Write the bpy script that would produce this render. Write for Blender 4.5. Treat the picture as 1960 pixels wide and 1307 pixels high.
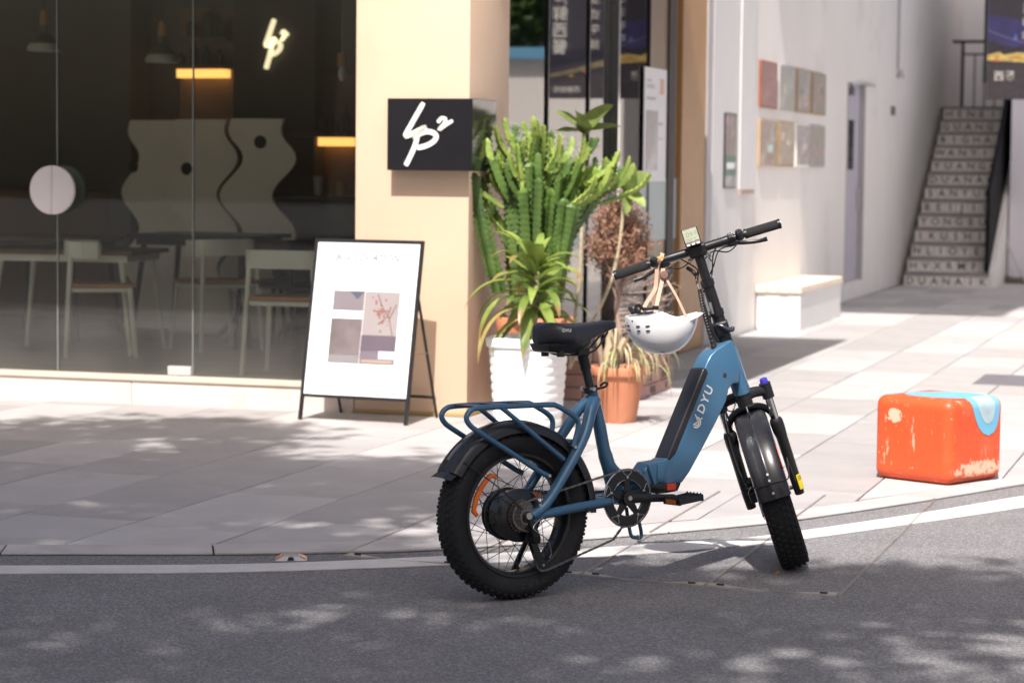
import bpy, bmesh, math, random
import numpy as np
from mathutils import Matrix, Vector
R = math.radians
for o in list(bpy.data.objects): bpy.data.objects.remove(o)
scene = bpy.context.scene
COL = scene.collection

# ------------------------------------------------------------------ camera
F_PX, CAM_H, HORIZON, ROLL = 4628.0, 1.38, 318.0, 0.0105
pitch = math.atan((653.5 - HORIZON) / F_PX)
fw = Vector((0, math.cos(pitch), -math.sin(pitch)))
up0 = Vector((0, math.sin(pitch), math.cos(pitch)))
rt = Vector((1, 0, 0)) * math.cos(ROLL) + up0 * math.sin(ROLL)
upv = Vector((-1, 0, 0)) * math.sin(ROLL) + up0 * math.cos(ROLL)
cam = bpy.data.cameras.new('camera')
cam_ob = bpy.data.objects.new('camera', cam); COL.objects.link(cam_ob)
cam_ob.matrix_world = Matrix(((rt.x, upv.x, -fw.x, 0), (rt.y, upv.y, -fw.y, 0), (rt.z, upv.z, -fw.z, CAM_H), (0, 0, 0, 1)))
cam.sensor_width = 36.0; cam.lens = 36.0 * F_PX / 1960.0
cam.clip_start = 0.1; cam.clip_end = 600
cam.dof.use_dof = True; cam.dof.focus_distance = 8.05; cam.dof.aperture_fstop = 4.0
cam.dof.aperture_blades = 9
scene.camera = cam_ob

# ------------------------------------------------------------------ sky, sun, exposure
SUN_EL = 55.0
SUN_DIR = Vector((-0.18, -0.984, 0)).normalized()       # horizontal direction towards the sun
s_to = SUN_DIR * math.cos(R(SUN_EL)) + Vector((0, 0, math.sin(R(SUN_EL))))
world = bpy.data.worlds.new('World'); scene.world = world; world.use_nodes = True
wn = world.node_tree
sky = wn.nodes.new('ShaderNodeTexSky'); sky.sky_type = 'NISHITA'; sky.sun_disc = False
sky.sun_elevation = R(SUN_EL); sky.sun_rotation = math.atan2(SUN_DIR.x, SUN_DIR.y)
sky.air_density = 1.0; sky.dust_density = 5.0; sky.ozone_density = 1.0
wn.links.new(sky.outputs[0], wn.nodes['Background'].inputs[0])
wn.nodes['Background'].inputs[1].default_value = 0.083
sun = bpy.data.lights.new('sun', 'SUN'); sun.energy = 4.1; sun.angle = R(0.55); sun.color = (1.0, 0.975, 0.95)
sun_ob = bpy.data.objects.new('sun', sun); COL.objects.link(sun_ob)
sun_ob.rotation_euler = s_to.to_track_quat('Z', 'Y').to_euler(); sun_ob.location = (0, 0, 30)
vs = scene.view_settings
vs.view_transform = 'Standard'; vs.look = 'None'; vs.gamma = 1.0; vs.use_curve_mapping = False
vs.exposure = 0.92
vs.use_white_balance = True; vs.white_balance_temperature = 6780; vs.white_balance_tint = 12

# ------------------------------------------------------------------ helpers: materials
def _lk(nt, a, b): nt.links.new(a, b)
def mat(name, col, rough=0.5, metal=0.0, var=0.12, vscale=6.0, bump=0.0, bscale=60.0, spec=0.5, rnd=0.0, coat=0.0, speck=None, rvar=0.08, emit=None, stain=None):
    """principled material with noise colour variation, roughness variation and fine relief"""
    m = bpy.data.materials.new(name); m.use_nodes = True
    nt = m.node_tree; b = nt.nodes['Principled BSDF']; N = nt.nodes.new
    tc = N('ShaderNodeTexCoord')
    n1 = N('ShaderNodeTexNoise'); n1.inputs['Scale'].default_value = vscale; n1.inputs['Detail'].default_value = 6
    _lk(nt, tc.outputs['Object'], n1.inputs['Vector'])
    mr = N('ShaderNodeMapRange'); mr.inputs[1].default_value = 0.25; mr.inputs[2].default_value = 0.75
    mr.inputs[3].default_value = 1 - var; mr.inputs[4].default_value = 1 + var
    _lk(nt, n1.outputs[0], mr.inputs[0])
    mul = N('ShaderNodeMix'); mul.data_type = 'RGBA'; mul.blend_type = 'MULTIPLY'; mul.inputs[0].default_value = 1
    mul.inputs[6].default_value = (*col, 1)
    _lk(nt, mr.outputs[0], mul.inputs[7]); out = mul.outputs[2]
    if rnd:
        oi = N('ShaderNodeObjectInfo'); m2 = N('ShaderNodeMapRange')
        m2.inputs[3].default_value = 1 - rnd; m2.inputs[4].default_value = 1 + rnd
        _lk(nt, oi.outputs['Random'], m2.inputs[0])
        x = N('ShaderNodeMix'); x.data_type = 'RGBA'; x.blend_type = 'MULTIPLY'; x.inputs[0].default_value = 1
        _lk(nt, out, x.inputs[6]); _lk(nt, m2.outputs[0], x.inputs[7]); out = x.outputs[2]
    if speck:                      # (scale, colour, threshold)
        n3 = N('ShaderNodeTexNoise'); n3.inputs['Scale'].default_value = speck[0]; n3.inputs['Detail'].default_value = 2
        _lk(nt, tc.outputs['Object'], n3.inputs['Vector'])
        r3 = N('ShaderNodeMapRange'); r3.inputs[1].default_value = speck[2]; r3.inputs[2].default_value = speck[2] + 0.12
        _lk(nt, n3.outputs[0], r3.inputs[0])
        x = N('ShaderNodeMix'); x.data_type = 'RGBA'; x.inputs[7].default_value = (*speck[1], 1)
        _lk(nt, r3.outputs[0], x.inputs[0]); _lk(nt, out, x.inputs[6]); out = x.outputs[2]
    if stain:                      # (scale, colour, threshold, amount)
        n3 = N('ShaderNodeTexNoise'); n3.inputs['Scale'].default_value = stain[0]; n3.inputs['Detail'].default_value = 8; n3.inputs['Roughness'].default_value = 0.65
        _lk(nt, tc.outputs['Object'], n3.inputs['Vector'])
        r3 = N('ShaderNodeMapRange'); r3.inputs[1].default_value = stain[2]; r3.inputs[2].default_value = stain[2] + 0.15; r3.inputs[4].default_value = stain[3]
        _lk(nt, n3.outputs[0], r3.inputs[0])
        x = N('ShaderNodeMix'); x.data_type = 'RGBA'; x.inputs[7].default_value = (*stain[1], 1)
        _lk(nt, r3.outputs[0], x.inputs[0]); _lk(nt, out, x.inputs[6]); out = x.outputs[2]
    _lk(nt, out, b.inputs['Base Color'])
    b.inputs['Metallic'].default_value = metal; b.inputs['Specular IOR Level'].default_value = spec
    b.inputs['Coat Weight'].default_value = coat; b.inputs['Coat Roughness'].default_value = 0.12
    rr = N('ShaderNodeMapRange'); rr.inputs[3].default_value = max(0.02, rough - rvar); rr.inputs[4].default_value = min(1, rough + rvar)
    n2 = N('ShaderNodeTexNoise'); n2.inputs['Scale'].default_value = vscale * 3.1; n2.inputs['Detail'].default_value = 4
    _lk(nt, tc.outputs['Object'], n2.inputs['Vector']); _lk(nt, n2.outputs[0], rr.inputs[0]); _lk(nt, rr.outputs[0], b.inputs['Roughness'])
    if bump:
        nb = N('ShaderNodeTexNoise'); nb.inputs['Scale'].default_value = bscale; nb.inputs['Detail'].default_value = 3
        _lk(nt, tc.outputs['Object'], nb.inputs['Vector'])
        bp = N('ShaderNodeBump'); bp.inputs['Strength'].default_value = bump; bp.inputs['Distance'].default_value = 0.01
        _lk(nt, nb.outputs[0], bp.inputs['Height']); _lk(nt, bp.outputs[0], b.inputs['Normal'])
    if emit:
        b.inputs['Emission Color'].default_value = (*emit[0], 1); b.inputs['Emission Strength'].default_value = emit[1]
    return m
def glass_mat(name, tint, ior=1.5, veil=0.0, veil_col=(0.5, 0.5, 0.5)):
    m = bpy.data.materials.new(name); m.use_nodes = True; nt = m.node_tree; N = nt.nodes.new
    nt.nodes.remove(nt.nodes['Principled BSDF']); out = nt.nodes['Material Output']
    tr = N('ShaderNodeBsdfTransparent'); tr.inputs[0].default_value = (*tint, 1)
    gl = N('ShaderNodeBsdfGlossy'); gl.inputs['Roughness'].default_value = 0.02
    fr = N('ShaderNodeFresnel'); fr.inputs[0].default_value = ior
    mx = N('ShaderNodeMixShader'); _lk(nt, fr.outputs[0], mx.inputs[0]); _lk(nt, tr.outputs[0], mx.inputs[1]); _lk(nt, gl.outputs[0], mx.inputs[2])
    last = mx.outputs[0]
    if veil:  # pale matt veil mixed in, stronger towards the foot of the pane
        tc = N('ShaderNodeTexCoord'); sp = N('ShaderNodeSeparateXYZ'); _lk(nt, tc.outputs['Object'], sp.inputs[0])
        no = N('ShaderNodeTexNoise'); no.inputs['Scale'].default_value = 1.6; no.inputs['Detail'].default_value = 7; _lk(nt, tc.outputs['Object'], no.inputs['Vector'])
        g = N('ShaderNodeMapRange'); g.inputs[1].default_value = 0.7; g.inputs[2].default_value = 0.12; g.inputs[3].default_value = 0.02; g.inputs[4].default_value = veil
        _lk(nt, sp.outputs[2], g.inputs[0])
        mm = N('ShaderNodeMath'); mm.operation = 'MULTIPLY'; _lk(nt, g.outputs[0], mm.inputs[0]); _lk(nt, no.outputs[0], mm.inputs[1])
        df = N('ShaderNodeBsdfDiffuse'); df.inputs[0].default_value = (*veil_col, 1)
        m2 = N('ShaderNodeMixShader'); _lk(nt, mm.outputs[0], m2.inputs[0]); _lk(nt, last, m2.inputs[1]); _lk(nt, df.outputs[0], m2.inputs[2]); last = m2.outputs[0]
    _lk(nt, last, out.inputs[0]); return m
def leaf_mat(name, col, col2, rnd=0.25, trans=0.35, rough=0.45, vscale=12):
    m = bpy.data.materials.new(name); m.use_nodes = True; nt = m.node_tree; N = nt.nodes.new
    b = nt.nodes['Principled BSDF']; out = nt.nodes['Material Output']
    tc = N('ShaderNodeTexCoord'); no = N('ShaderNodeTexNoise'); no.inputs['Scale'].default_value = vscale; no.inputs['Detail'].default_value = 4
    _lk(nt, tc.outputs['Object'], no.inputs['Vector'])
    mr = N('ShaderNodeMapRange'); mr.inputs[1].default_value = 0.35; mr.inputs[2].default_value = 0.65; _lk(nt, no.outputs[0], mr.inputs[0])
    mx = N('ShaderNodeMix'); mx.data_type = 'RGBA'; mx.inputs[6].default_value = (*col, 1); mx.inputs[7].default_value = (*col2, 1); _lk(nt, mr.outputs[0], mx.inputs[0])
    oi = N('ShaderNodeObjectInfo'); m2 = N('ShaderNodeMapRange'); m2.inputs[3].default_value = 1 - rnd; m2.inputs[4].default_value = 1 + rnd; _lk(nt, oi.outputs['Random'], m2.inputs[0])
    ml = N('ShaderNodeMix'); ml.data_type = 'RGBA'; ml.blend_type = 'MULTIPLY'; ml.inputs[0].default_value = 1; _lk(nt, mx.outputs[2], ml.inputs[6]); _lk(nt, m2.outputs[0], ml.inputs[7]); mx = ml
    at = N('ShaderNodeAttribute'); at.attribute_name = 'tip'; tp_ = N('ShaderNodeMix'); tp_.data_type = 'RGBA'; tp_.inputs[7].default_value = (0.30, 0.185, 0.075, 1); _lk(nt, at.outputs['Fac'], tp_.inputs[0]); _lk(nt, mx.outputs[2], tp_.inputs[6]); mx = tp_
    _lk(nt, mx.outputs[2], b.inputs['Base Color']); b.inputs['Roughness'].default_value = rough
    t = N('ShaderNodeBsdfTranslucent'); _lk(nt, mx.outputs[2], t.inputs[0])
    ms = N('ShaderNodeMixShader'); ms.inputs[0].default_value = trans
    _lk(nt, b.outputs[0], ms.inputs[1]); _lk(nt, t.outputs[0], ms.inputs[2]); _lk(nt, ms.outputs[0], out.inputs[0])
    return m

# ------------------------------------------------------------------ helpers: meshes
def link(o, parent=None):
    COL.objects.link(o)
    if parent is not None: o.parent = parent
    return o
def tag(o, label=None, cat=None, group=None, kind=None):
    if label: o['label'] = label
    if cat: o['category'] = cat
    if group: o['group'] = group
    if kind: o['kind'] = kind
    return o
def empty(name, loc=(0, 0, 0), rot=(0, 0, 0), label=None, cat=None, group=None):
    o = bpy.data.objects.new(name, None); COL.objects.link(o); o.location = loc; o.rotation_euler = rot
    o.empty_display_size = 0.1
    return tag(o, label, cat, group)
def frame_of(a, b):
    t = (b - a).normalized(); h = Vector((0, 0, 1)) if abs(t.z) < 0.95 else Vector((1, 0, 0))
    n = t.cross(h).normalized(); return t, n, n.cross(t)
class MB:
    def __init__(s): s.v = []; s.f = []
    def add(s, vs, fs, M=None):
        k = len(s.v)
        s.v += [tuple(M @ Vector(p)) if M is not None else tuple(p) for p in vs]
        s.f += [tuple(i + k for i in f) for f in fs]; return s
    def box(s, c, d, M=None, rot=None):
        x, y, z = d[0] / 2, d[1] / 2, d[2] / 2
        vs = [Vector((i * x, j * y, k * z)) for i in (-1, 1) for j in (-1, 1) for k in (-1, 1)]
        if rot is not None: vs = [rot @ p for p in vs]
        vs = [p + Vector(c) for p in vs]
        return s.add(vs, [(0, 1, 3, 2), (4, 6, 7, 5), (0, 4, 5, 1), (2, 3, 7, 6), (0, 2, 6, 4), (1, 5, 7, 3)], M)
    def bx(s, x0, x1, y0, y1, z0, z1, M=None):
        return s.box(((x0 + x1) / 2, (y0 + y1) / 2, (z0 + z1) / 2), (abs(x1 - x0), abs(y1 - y0), abs(z1 - z0)), M)
    def tube(s, pts, r, n=10, M=None, closed=False, flat=None, caps=True, nrm=None):
        pts = [Vector(p) for p in pts]; m = len(pts); rs = r if hasattr(r, '__len__') else [r] * m
        vs = []; prev = None
        for i, p in enumerate(pts):
            if closed: t = (pts[(i + 1) % m] - pts[i - 1]).normalized()
            else: t = (pts[min(i + 1, m - 1)] - pts[max(i - 1, 0)]).normalized()
            if prev is None:
                if nrm is not None: nn = Vector(nrm)
                else: nn = Vector((0, 0, 1)) if abs(t.z) < 0.9 else Vector((0, 1, 0))
                nn = (nn - t * nn.dot(t)).normalized()
            else: nn = (prev - t * prev.dot(t)).normalized()
            prev = nn; bb = t.cross(nn); fl = flat if flat else 1.0
            for j in range(n):
                a = 2 * math.pi * j / n
                vs.append(p + nn * (math.cos(a) * rs[i]) + bb * (math.sin(a) * rs[i] * fl))
        fs = []
        for i in range(m if closed else m - 1):
            for j in range(n):
                a, b = i * n + j, i * n + (j + 1) % n; c, d = ((i + 1) % m) * n + (j + 1) % n, ((i + 1) % m) * n + j
                fs.append((a, b, c, d))
        if caps and not closed:
            fs.append(tuple(range(n - 1, -1, -1))); fs.append(tuple((m - 1) * n + j for j in range(n)))
        return s.add(vs, fs, M)
    def cyl(s, a, b, r, n=16, M=None, r2=None):
        return s.tube([a, b], [r, r if r2 is None else r2], n, M)
    def lathe(s, prof, n=32, M=None, axis='z', closed_prof=False, arc=None, ny=None):
        """prof: list of (radius, height); axis z or y"""
        k = len(prof); vs = []; full = arc is None
        a0, a1 = (0, 2 * math.pi) if full else arc; cnt = n if full else n + 1
        for i in range(cnt):
            a = a0 + (a1 - a0) * i / n
            for r, h in prof:
                vs.append((r * math.cos(a), r * math.sin(a), h) if axis == 'z' else (r * math.cos(a), h, r * math.sin(a)))
        fs = []
        for i in range(n):
            for j in range(k if closed_prof else k - 1):
                a, b = i * k + j, i * k + (j + 1) % k; i2 = (i + 1) % cnt
                fs.append((a, i2 * k + j, i2 * k + (j + 1) % k, b))
        if not full and closed_prof:
            fs.append(tuple(range(k))); fs.append(tuple(n * k + j for j in range(k - 1, -1, -1)))
        return s.add(vs, fs, M)
    def prism(s, outline, y0, y1, M=None, axis='y'):
        """outline: (x,z) points extruded along y (axis y) or (x,y) points along z"""
        n = len(outline); f = (lambda p, h: (p[0], h, p[1])) if axis == 'y' else (lambda p, h: (p[0], p[1], h))
        vs = [f(p, y0) for p in outline] + [f(p, y1) for p in outline]
        fs = [tuple(range(n)), tuple(range(2 * n - 1, n - 1, -1))] + [(i, n + i, n + (i + 1) % n, (i + 1) % n) for i in range(n)]
        return s.add(vs, fs, M)
    def loft(s, rings, M=None, caps=True):
        n = len(rings[0]); vs = [p for r in rings for p in r]; fs = []
        for i in range(len(rings) - 1):
            for j in range(n): fs.append((i * n + j, i * n + (j + 1) % n, (i + 1) * n + (j + 1) % n, (i + 1) * n + j))
        if caps: fs += [tuple(range(n - 1, -1, -1)), tuple((len(rings) - 1) * n + j for j in range(n))]
        return s.add(vs, fs, M)
    def ribbon(s, pts, w, t, nrm, M=None):
        """flat strap along pts, width w in the plane perpendicular to nrm, thickness t"""
        pts = [Vector(p) for p in pts]; nrm = Vector(nrm).normalized(); vs = []; m = len(pts)
        ws = w if hasattr(w, '__len__') else [w] * m
        for i, p in enumerate(pts):
            tt = (pts[min(i + 1, m - 1)] - pts[max(i - 1, 0)]).normalized(); sd = tt.cross(nrm).normalized() * (ws[i] / 2); h = nrm * (t / 2)
            vs += [p - sd - h, p + sd - h, p + sd + h, p - sd + h]
        fs = []
        for i in range(m - 1):
            for j in range(4): fs.append((i * 4 + j, i * 4 + (j + 1) % 4, (i + 1) * 4 + (j + 1) % 4, (i + 1) * 4 + j))
        fs += [(3, 2, 1, 0), tuple((m - 1) * 4 + j for j in range(4))]
        return s.add(vs, fs, M)
    def mesh(s, name, m=None, smooth=40, bevel=0.0, seg=2, fix=True):
        me = bpy.data.meshes.new(name); me.from_pydata(s.v, [], s.f)
        bm = bmesh.new(); bm.from_mesh(me)
        if fix: bmesh.ops.recalc_face_normals(bm, faces=bm.faces)
        if bevel:
            es = [e for e in bm.edges if len(e.link_faces) == 2 and e.calc_face_angle(0) > R(28)]
            bmesh.ops.bevel(bm, geom=es, offset=bevel, segments=seg, affect='EDGES', profile=0.5, clamp_overlap=True)
        bm.to_mesh(me); bm.free()
        if smooth:
            me.polygons.foreach_set('use_smooth', [True] * len(me.polygons)); me.set_sharp_from_angle(angle=R(smooth))
        if m is not None: me.materials.append(m)
        return me
    def build(s, name, m, parent=None, smooth=40, bevel=0.0, seg=2, loc=None, rot=None, mw=None):
        o = bpy.data.objects.new(name, s.mesh(name, m, smooth, bevel, seg)); link(o, parent)
        if mw is not None: o.matrix_local = mw
        if loc is not None: o.location = loc
        if rot is not None: o.rotation_euler = rot
        return o
_txt = {}
def text_mesh(body, size, ext=0.001, m=None, shear=0.0, space=1.0, bold=0.0):
    key = (body, size, ext, m.name if m else '', shear, space, bold)
    if key in _txt: return _txt[key]
    cu = bpy.data.curves.new('lettering', 'FONT'); cu.body = body; cu.size = size; cu.extrude = ext; cu.shear = shear
    cu.align_x = 'CENTER'; cu.align_y = 'CENTER'; cu.resolution_u = 3; cu.space_character = space; cu.offset = bold
    o = bpy.data.objects.new('lettering_source', cu); COL.objects.link(o)
    bpy.context.view_layer.update()
    dg = bpy.context.evaluated_depsgraph_get()
    me = bpy.data.meshes.new_from_object(o.evaluated_get(dg))
    bpy.data.objects.remove(o); bpy.data.curves.remove(cu)
    me.materials.clear()
    if m: me.materials.append(m)
    _txt[key] = me; return me
def text_ob(name, body, size, m, parent, mw, ext=0.001, **k):
    o = bpy.data.objects.new(name, text_mesh(body, size, ext, m, **k)); link(o, parent); o.matrix_local = mw; return o
def basis(o, x, y, z):
    x, y, z = Vector(x).normalized(), Vector(y).normalized(), Vector(z).normalized()
    return Matrix(((x.x, y.x, z.x, o[0]), (x.y, y.y, z.y, o[1]), (x.z, y.z, z.z, o[2]), (0, 0, 0, 1)))
def catmull(pts, k=6, closed=False):
    P = [Vector(p) for p in pts]; out = []; n = len(P)
    for i in range(n if closed else n - 1):
        g = (lambda j: P[j % n]) if closed else (lambda j: P[min(max(j, 0), n - 1)])
        p0, p1, p2, p3 = g(i - 1), g(i), g(i + 1), g(i + 2)
        for q in range(k):
            t = q / k
            out.append(0.5 * ((2 * p1) + (p2 - p0) * t + (2 * p0 - 5 * p1 + 4 * p2 - p3) * t * t + (3 * p1 - p0 - 3 * p2 + p3) * t ** 3))
    if not closed: out.append(P[-1])
    return out
def copy_tree(o, parent=None):
    c = o.copy(); COL.objects.link(c); c.parent = parent
    for ch in list(o.children): copy_tree(ch, c)
    return c
# building frame: u runs along the cafe front, v runs up the alley
ANG = R(17.1); OX, OY = -0.243, 13.113
def W(u, v, z=0.0):
    return Vector((OX + u * math.cos(ANG) + v * math.sin(ANG), OY - u * math.sin(ANG) + v * math.cos(ANG), z))
def UV(x, y):
    dx, dy = x - OX, y - OY
    return dx * math.cos(ANG) - dy * math.sin(ANG), dx * math.sin(ANG) + dy * math.cos(ANG)
BROT = (0, 0, -ANG)
def pix(p):
    d = Vector(p) - Vector((0, 0, CAM_H)); zz = d.dot(fw)
    return 980 + F_PX * d.dot(rt) / zz, 653.5 - F_PX * d.dot(upv) / zz, zz
# ------------------------------------------------------------------ materials
M_ASPH = mat('asphalt', (0.196, 0.192, 0.196), 0.85, var=0.12, vscale=2.2, bump=1.0, bscale=120, stain=(0.8, (0.135, 0.130, 0.134), 0.54, 0.55))
def aggregate(m, scale, lo, hi):
    """stone chippings: every cell gets its own tone"""
    nt = m.node_tree; N = nt.nodes.new; b = nt.nodes['Principled BSDF']; src = b.inputs['Base Color'].links[0].from_socket
    tc = N('ShaderNodeTexCoord'); vo = N('ShaderNodeTexVoronoi'); vo.inputs['Scale'].default_value = scale; _lk(nt, tc.outputs['Object'], vo.inputs['Vector'])
    sep = N('ShaderNodeSeparateColor'); _lk(nt, vo.outputs['Color'], sep.inputs[0])
    pw = N('ShaderNodeMath'); pw.operation = 'POWER'; pw.inputs[1].default_value = 2.2; _lk(nt, sep.outputs[0], pw.inputs[0])
    mr = N('ShaderNodeMapRange'); mr.inputs[3].default_value = lo; mr.inputs[4].default_value = hi; _lk(nt, pw.outputs[0], mr.inputs[0])
    x = N('ShaderNodeMix'); x.data_type = 'RGBA'; x.blend_type = 'MULTIPLY'; x.inputs[0].default_value = 1; _lk(nt, src, x.inputs[6]); _lk(nt, mr.outputs[0], x.inputs[7])
    _lk(nt, x.outputs[2], b.inputs['Base Color'])
aggregate(M_ASPH, 175, 0.72, 1.6)
M_PAVER = mat('granite_paver', (0.37, 0.355, 0.35), 0.75, var=0.12, vscale=2.2, bump=0.25, bscale=220, rnd=0.17, speck=(300, (0.28, 0.265, 0.27), 0.62), stain=(1.3, (0.26, 0.245, 0.24), 0.55, 0.55))

M_EDGE = mat('edging_stone', (0.43, 0.405, 0.395), 0.75, var=0.12, vscale=5, bump=0.25, bscale=160, rnd=0.07, stain=(2.2, (0.27, 0.25, 0.24), 0.55, 0.5))
M_LINE = mat('road_paint', (0.56, 0.545, 0.53), 0.6, var=0.12, vscale=9, bump=0.35, bscale=150, speck=(90, (0.36, 0.35, 0.35), 0.66), stain=(2.5, (0.47, 0.45, 0.44), 0.56, 0.5))
M_PLATE = mat('cover_steel', (0.36, 0.335, 0.31), 0.5, metal=0.35, var=0.2, vscale=20, bump=0.1, stain=(6, (0.25, 0.21, 0.19), 0.5, 0.6))
M_DARK = mat('dark_gap', (0.02, 0.02, 0.022), 0.8)
M_BEIGE = mat('beige_render', (0.665, 0.485, 0.350), 0.6, var=0.04, vscale=2.5, bump=0.05, bscale=40, stain=(1.1, (0.56, 0.39, 0.28), 0.56, 0.3))
M_OCHRE = mat('ochre_panel', (0.40, 0.215, 0.085), 0.5, var=0.05, vscale=2)
M_GREYTRIM = mat('grey_trim', (0.42, 0.40, 0.40), 0.55, var=0.06)
M_WHITEW = mat('white_wall', (0.77, 0.735, 0.695), 0.7, var=0.03, vscale=1.4, bump=0.08, bscale=35, stain=(0.9, (0.52, 0.475, 0.44), 0.56, 0.45))
M_WHITE = mat('white_paint', (0.66, 0.65, 0.635), 0.5, var=0.03, vscale=4)
M_SILL = mat('plinth_stone', (0.62, 0.53, 0.47), 0.75, var=0.10, vscale=6, bump=0.15, bscale=90, stain=(7, (0.45, 0.32, 0.25), 0.58, 0.6))
M_SILLCAP = mat('plinth_cap', (0.50, 0.46, 0.38), 0.6, var=0.1, vscale=6)
M_BLACK = mat('black_metal', (0.012, 0.012, 0.013), 0.38, var=0.15, vscale=10, spec=0.5)
M_BLACKGLOSS = mat('black_acrylic', (0.014, 0.014, 0.017), 0.12, var=0.1, vscale=3, rvar=0.05)
M_CHROME = mat('chrome', (0.75, 0.75, 0.76), 0.14, metal=1.0, var=0.04, rvar=0.06)
M_STEEL = mat('brushed_steel', (0.52, 0.52, 0.53), 0.35, metal=1.0, var=0.06)
M_GLASS = glass_mat('shop_glass', (0.88, 0.89, 0.85), 1.36, veil=0.26, veil_col=(0.40, 0.385, 0.37))
M_GLASS2 = glass_mat('side_glass', (0.62, 0.66, 0.66), 2.6)
M_FROST = mat('frosted_film', (0.36, 0.43, 0.43), 0.45, var=0.06, vscale=3)
M_INFLOOR = mat('interior_floor', (0.34, 0.325, 0.31), 0.45, var=0.12, vscale=2.0)
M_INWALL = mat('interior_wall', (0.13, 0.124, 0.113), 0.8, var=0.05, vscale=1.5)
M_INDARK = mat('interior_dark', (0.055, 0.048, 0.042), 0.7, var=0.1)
M_INBROWN = mat('interior_brown', (0.13, 0.075, 0.045), 0.6, var=0.15, vscale=3)
M_WAVE = mat('wave_panel', (0.84, 0.78, 0.69), 0.6, var=0.03)
M_CREAM = mat('cream_frame', (0.85, 0.85, 0.78), 0.45, var=0.04)
M_SEAT = mat('oak_seat', (0.48, 0.25, 0.10), 0.45, var=0.12, vscale=14)
M_WARM = mat('warm_light', (1, 0.6, 0.2), 0.5, emit=((1.0, 0.52, 0.14), 1.0))
M_NEON = mat('neon_cream', (1, 0.95, 0.7), 0.5, emit=((1.0, 0.90, 0.62), 0.65))
M_PAPER = mat('poster_paper', (0.80, 0.79, 0.80), 0.55, var=0.02)

# ------------------------------------------------------------------ ground
road = tag(MB().bx(-60, 60, -40, 90, -0.3, 0.0).build('road', M_ASPH, smooth=0), kind='structure')
PAVZ = 0.012
jl = [(-12, 8.0), (-5, 8.33), (-3.2, 8.46), (-1.826, 8.584), (-1.029, 8.65), (-0.223, 8.839), (0.312, 9.133), (0.635, 9.317), (0.984, 9.539), (1.423, 9.945), (1.848, 10.383), (2.321, 10.862), (3.6, 12.25), (9, 18.2), (20, 30)]
ed = [(-12, 7.82), (-5, 8.15), (-3.2, 8.29), (-1.787, 8.401), (-1.103, 8.445), (-0.671, 8.508), (-0.275, 8.600), (0.342, 8.915), (0.977, 9.310), (1.228, 9.53), (1.801, 10.100), (2.271, 10.6), (3.7, 12.1), (9.1, 18.0), (20.1, 29.8)]
lt = [(-12, 7.55), (-5, 7.90), (-3.2, 8.02), (-1.739, 8.171), (-1.075, 8.235), (-0.657, 8.327), (-0.271, 8.462), (0.297, 8.690), (0.73, 8.905), (0.958, 9.03), (1.622, 9.644), (2.195, 10.24), (3.7, 11.8), (9.2, 17.7)]
lb = [(-12, 7.38), (-5, 7.73), (-3.2, 7.86), (-1.705, 8.014), (-1.054, 8.075), (-0.644, 8.160), (-0.264, 8.27), (0.257, 8.478), (0.62, 8.645), (1.098, 8.965), (1.579, 9.385), (2.117, 9.88), (3.8, 11.55), (9.3, 17.5)]
pavement = tag(MB().prism([(p[0], p[1]) for p in jl] + [(40, 60), (-40, 60), (-40, 7.5)], 0.0005, 0.003, axis='z').build('pavement', M_DARK, smooth=0), kind='structure')
def dense(pl, k=5):
    return [(p.x, p.y) for p in catmull([(a, b, 0) for a, b in pl], k)]
def yat(pl, x):
    for (a, b), (c, d) in zip(pl, pl[1:]):
        if a <= x <= c: return b + (d - b) * (x - a) / (c - a)
    return pl[-1][1]
def strip(name, p_top, p_bot, z0, z1, m, parent=None):
    a, b = dense(p_top), dense(p_bot)
    n = min(len(a), len(b)); mb = MB(); vs = []
    for i in range(n): vs += [(*a[i], z1), (*b[i], z1), (*a[i], z0), (*b[i], z0)]
    fs = []
    for i in range(n - 1):
        k, q = i * 4, i * 4 + 4
        fs += [(k, k + 1, q + 1, q), (k + 1, k + 3, q + 3, q + 1), (k, q, q + 2, k + 2)]
    return mb.add(vs, fs).build(name, m, parent, smooth=0)
line = tag(strip('road_marking', lt, lb, 0.001, 0.004, M_LINE), kind='structure')
# edging stones along the kerb line, cut to follow the curve
rng = random.Random(4)
jd, edd = dense(jl, 8), dense(ed, 8)
edging = tag(strip('kerb', jl, ed, 0.0004, 0.0008, M_DARK), kind='structure')
def curve_pts(pl):
    out = [(0.0, Vector((*pl[0], 0)))]
    for a, b in zip(pl, pl[1:]): out.append((out[-1][0] + (Vector((*b, 0)) - Vector((*a, 0))).length, Vector((*b, 0))))
    return out
cj = [(p[0], p[1]) for p in jd if -3.4 < p[0] < 3.6]
x = -3.3
stones = []
while x < 3.3:
    L = rng.uniform(0.78, 0.86); x1 = min(x + L * 0.93, 3.4)
    n = 5; g = 0.003; xs = [x + g + (x1 - x - 2 * g) * i / (n - 1) for i in range(n)]
    def off(px):   # point on asphalt edge opposite to the joint point
        y = yat(jd, px); k = (yat(jd, px + .05) - yat(jd, px - .05)) / .1; nn = Vector((k, -1, 0)).normalized()
        for q in range(60):
            d = 0.1 + q * 0.003; X, Y = px + nn.x * d, y + nn.y * d
            if Y <= yat(edd, X): break
        return X, Y
    top = [(px, yat(jd, px) - 0.006) for px in xs]; bot = [off(px) for px in xs]
    z = PAVZ + rng.uniform(-0.002, 0.001)
    stones.append(MB().prism(top + bot[::-1], 0.001, z, axis='z').build('edging_stone', M_EDGE, edging, smooth=0, bevel=0.003, seg=1)); x = x1
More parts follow.
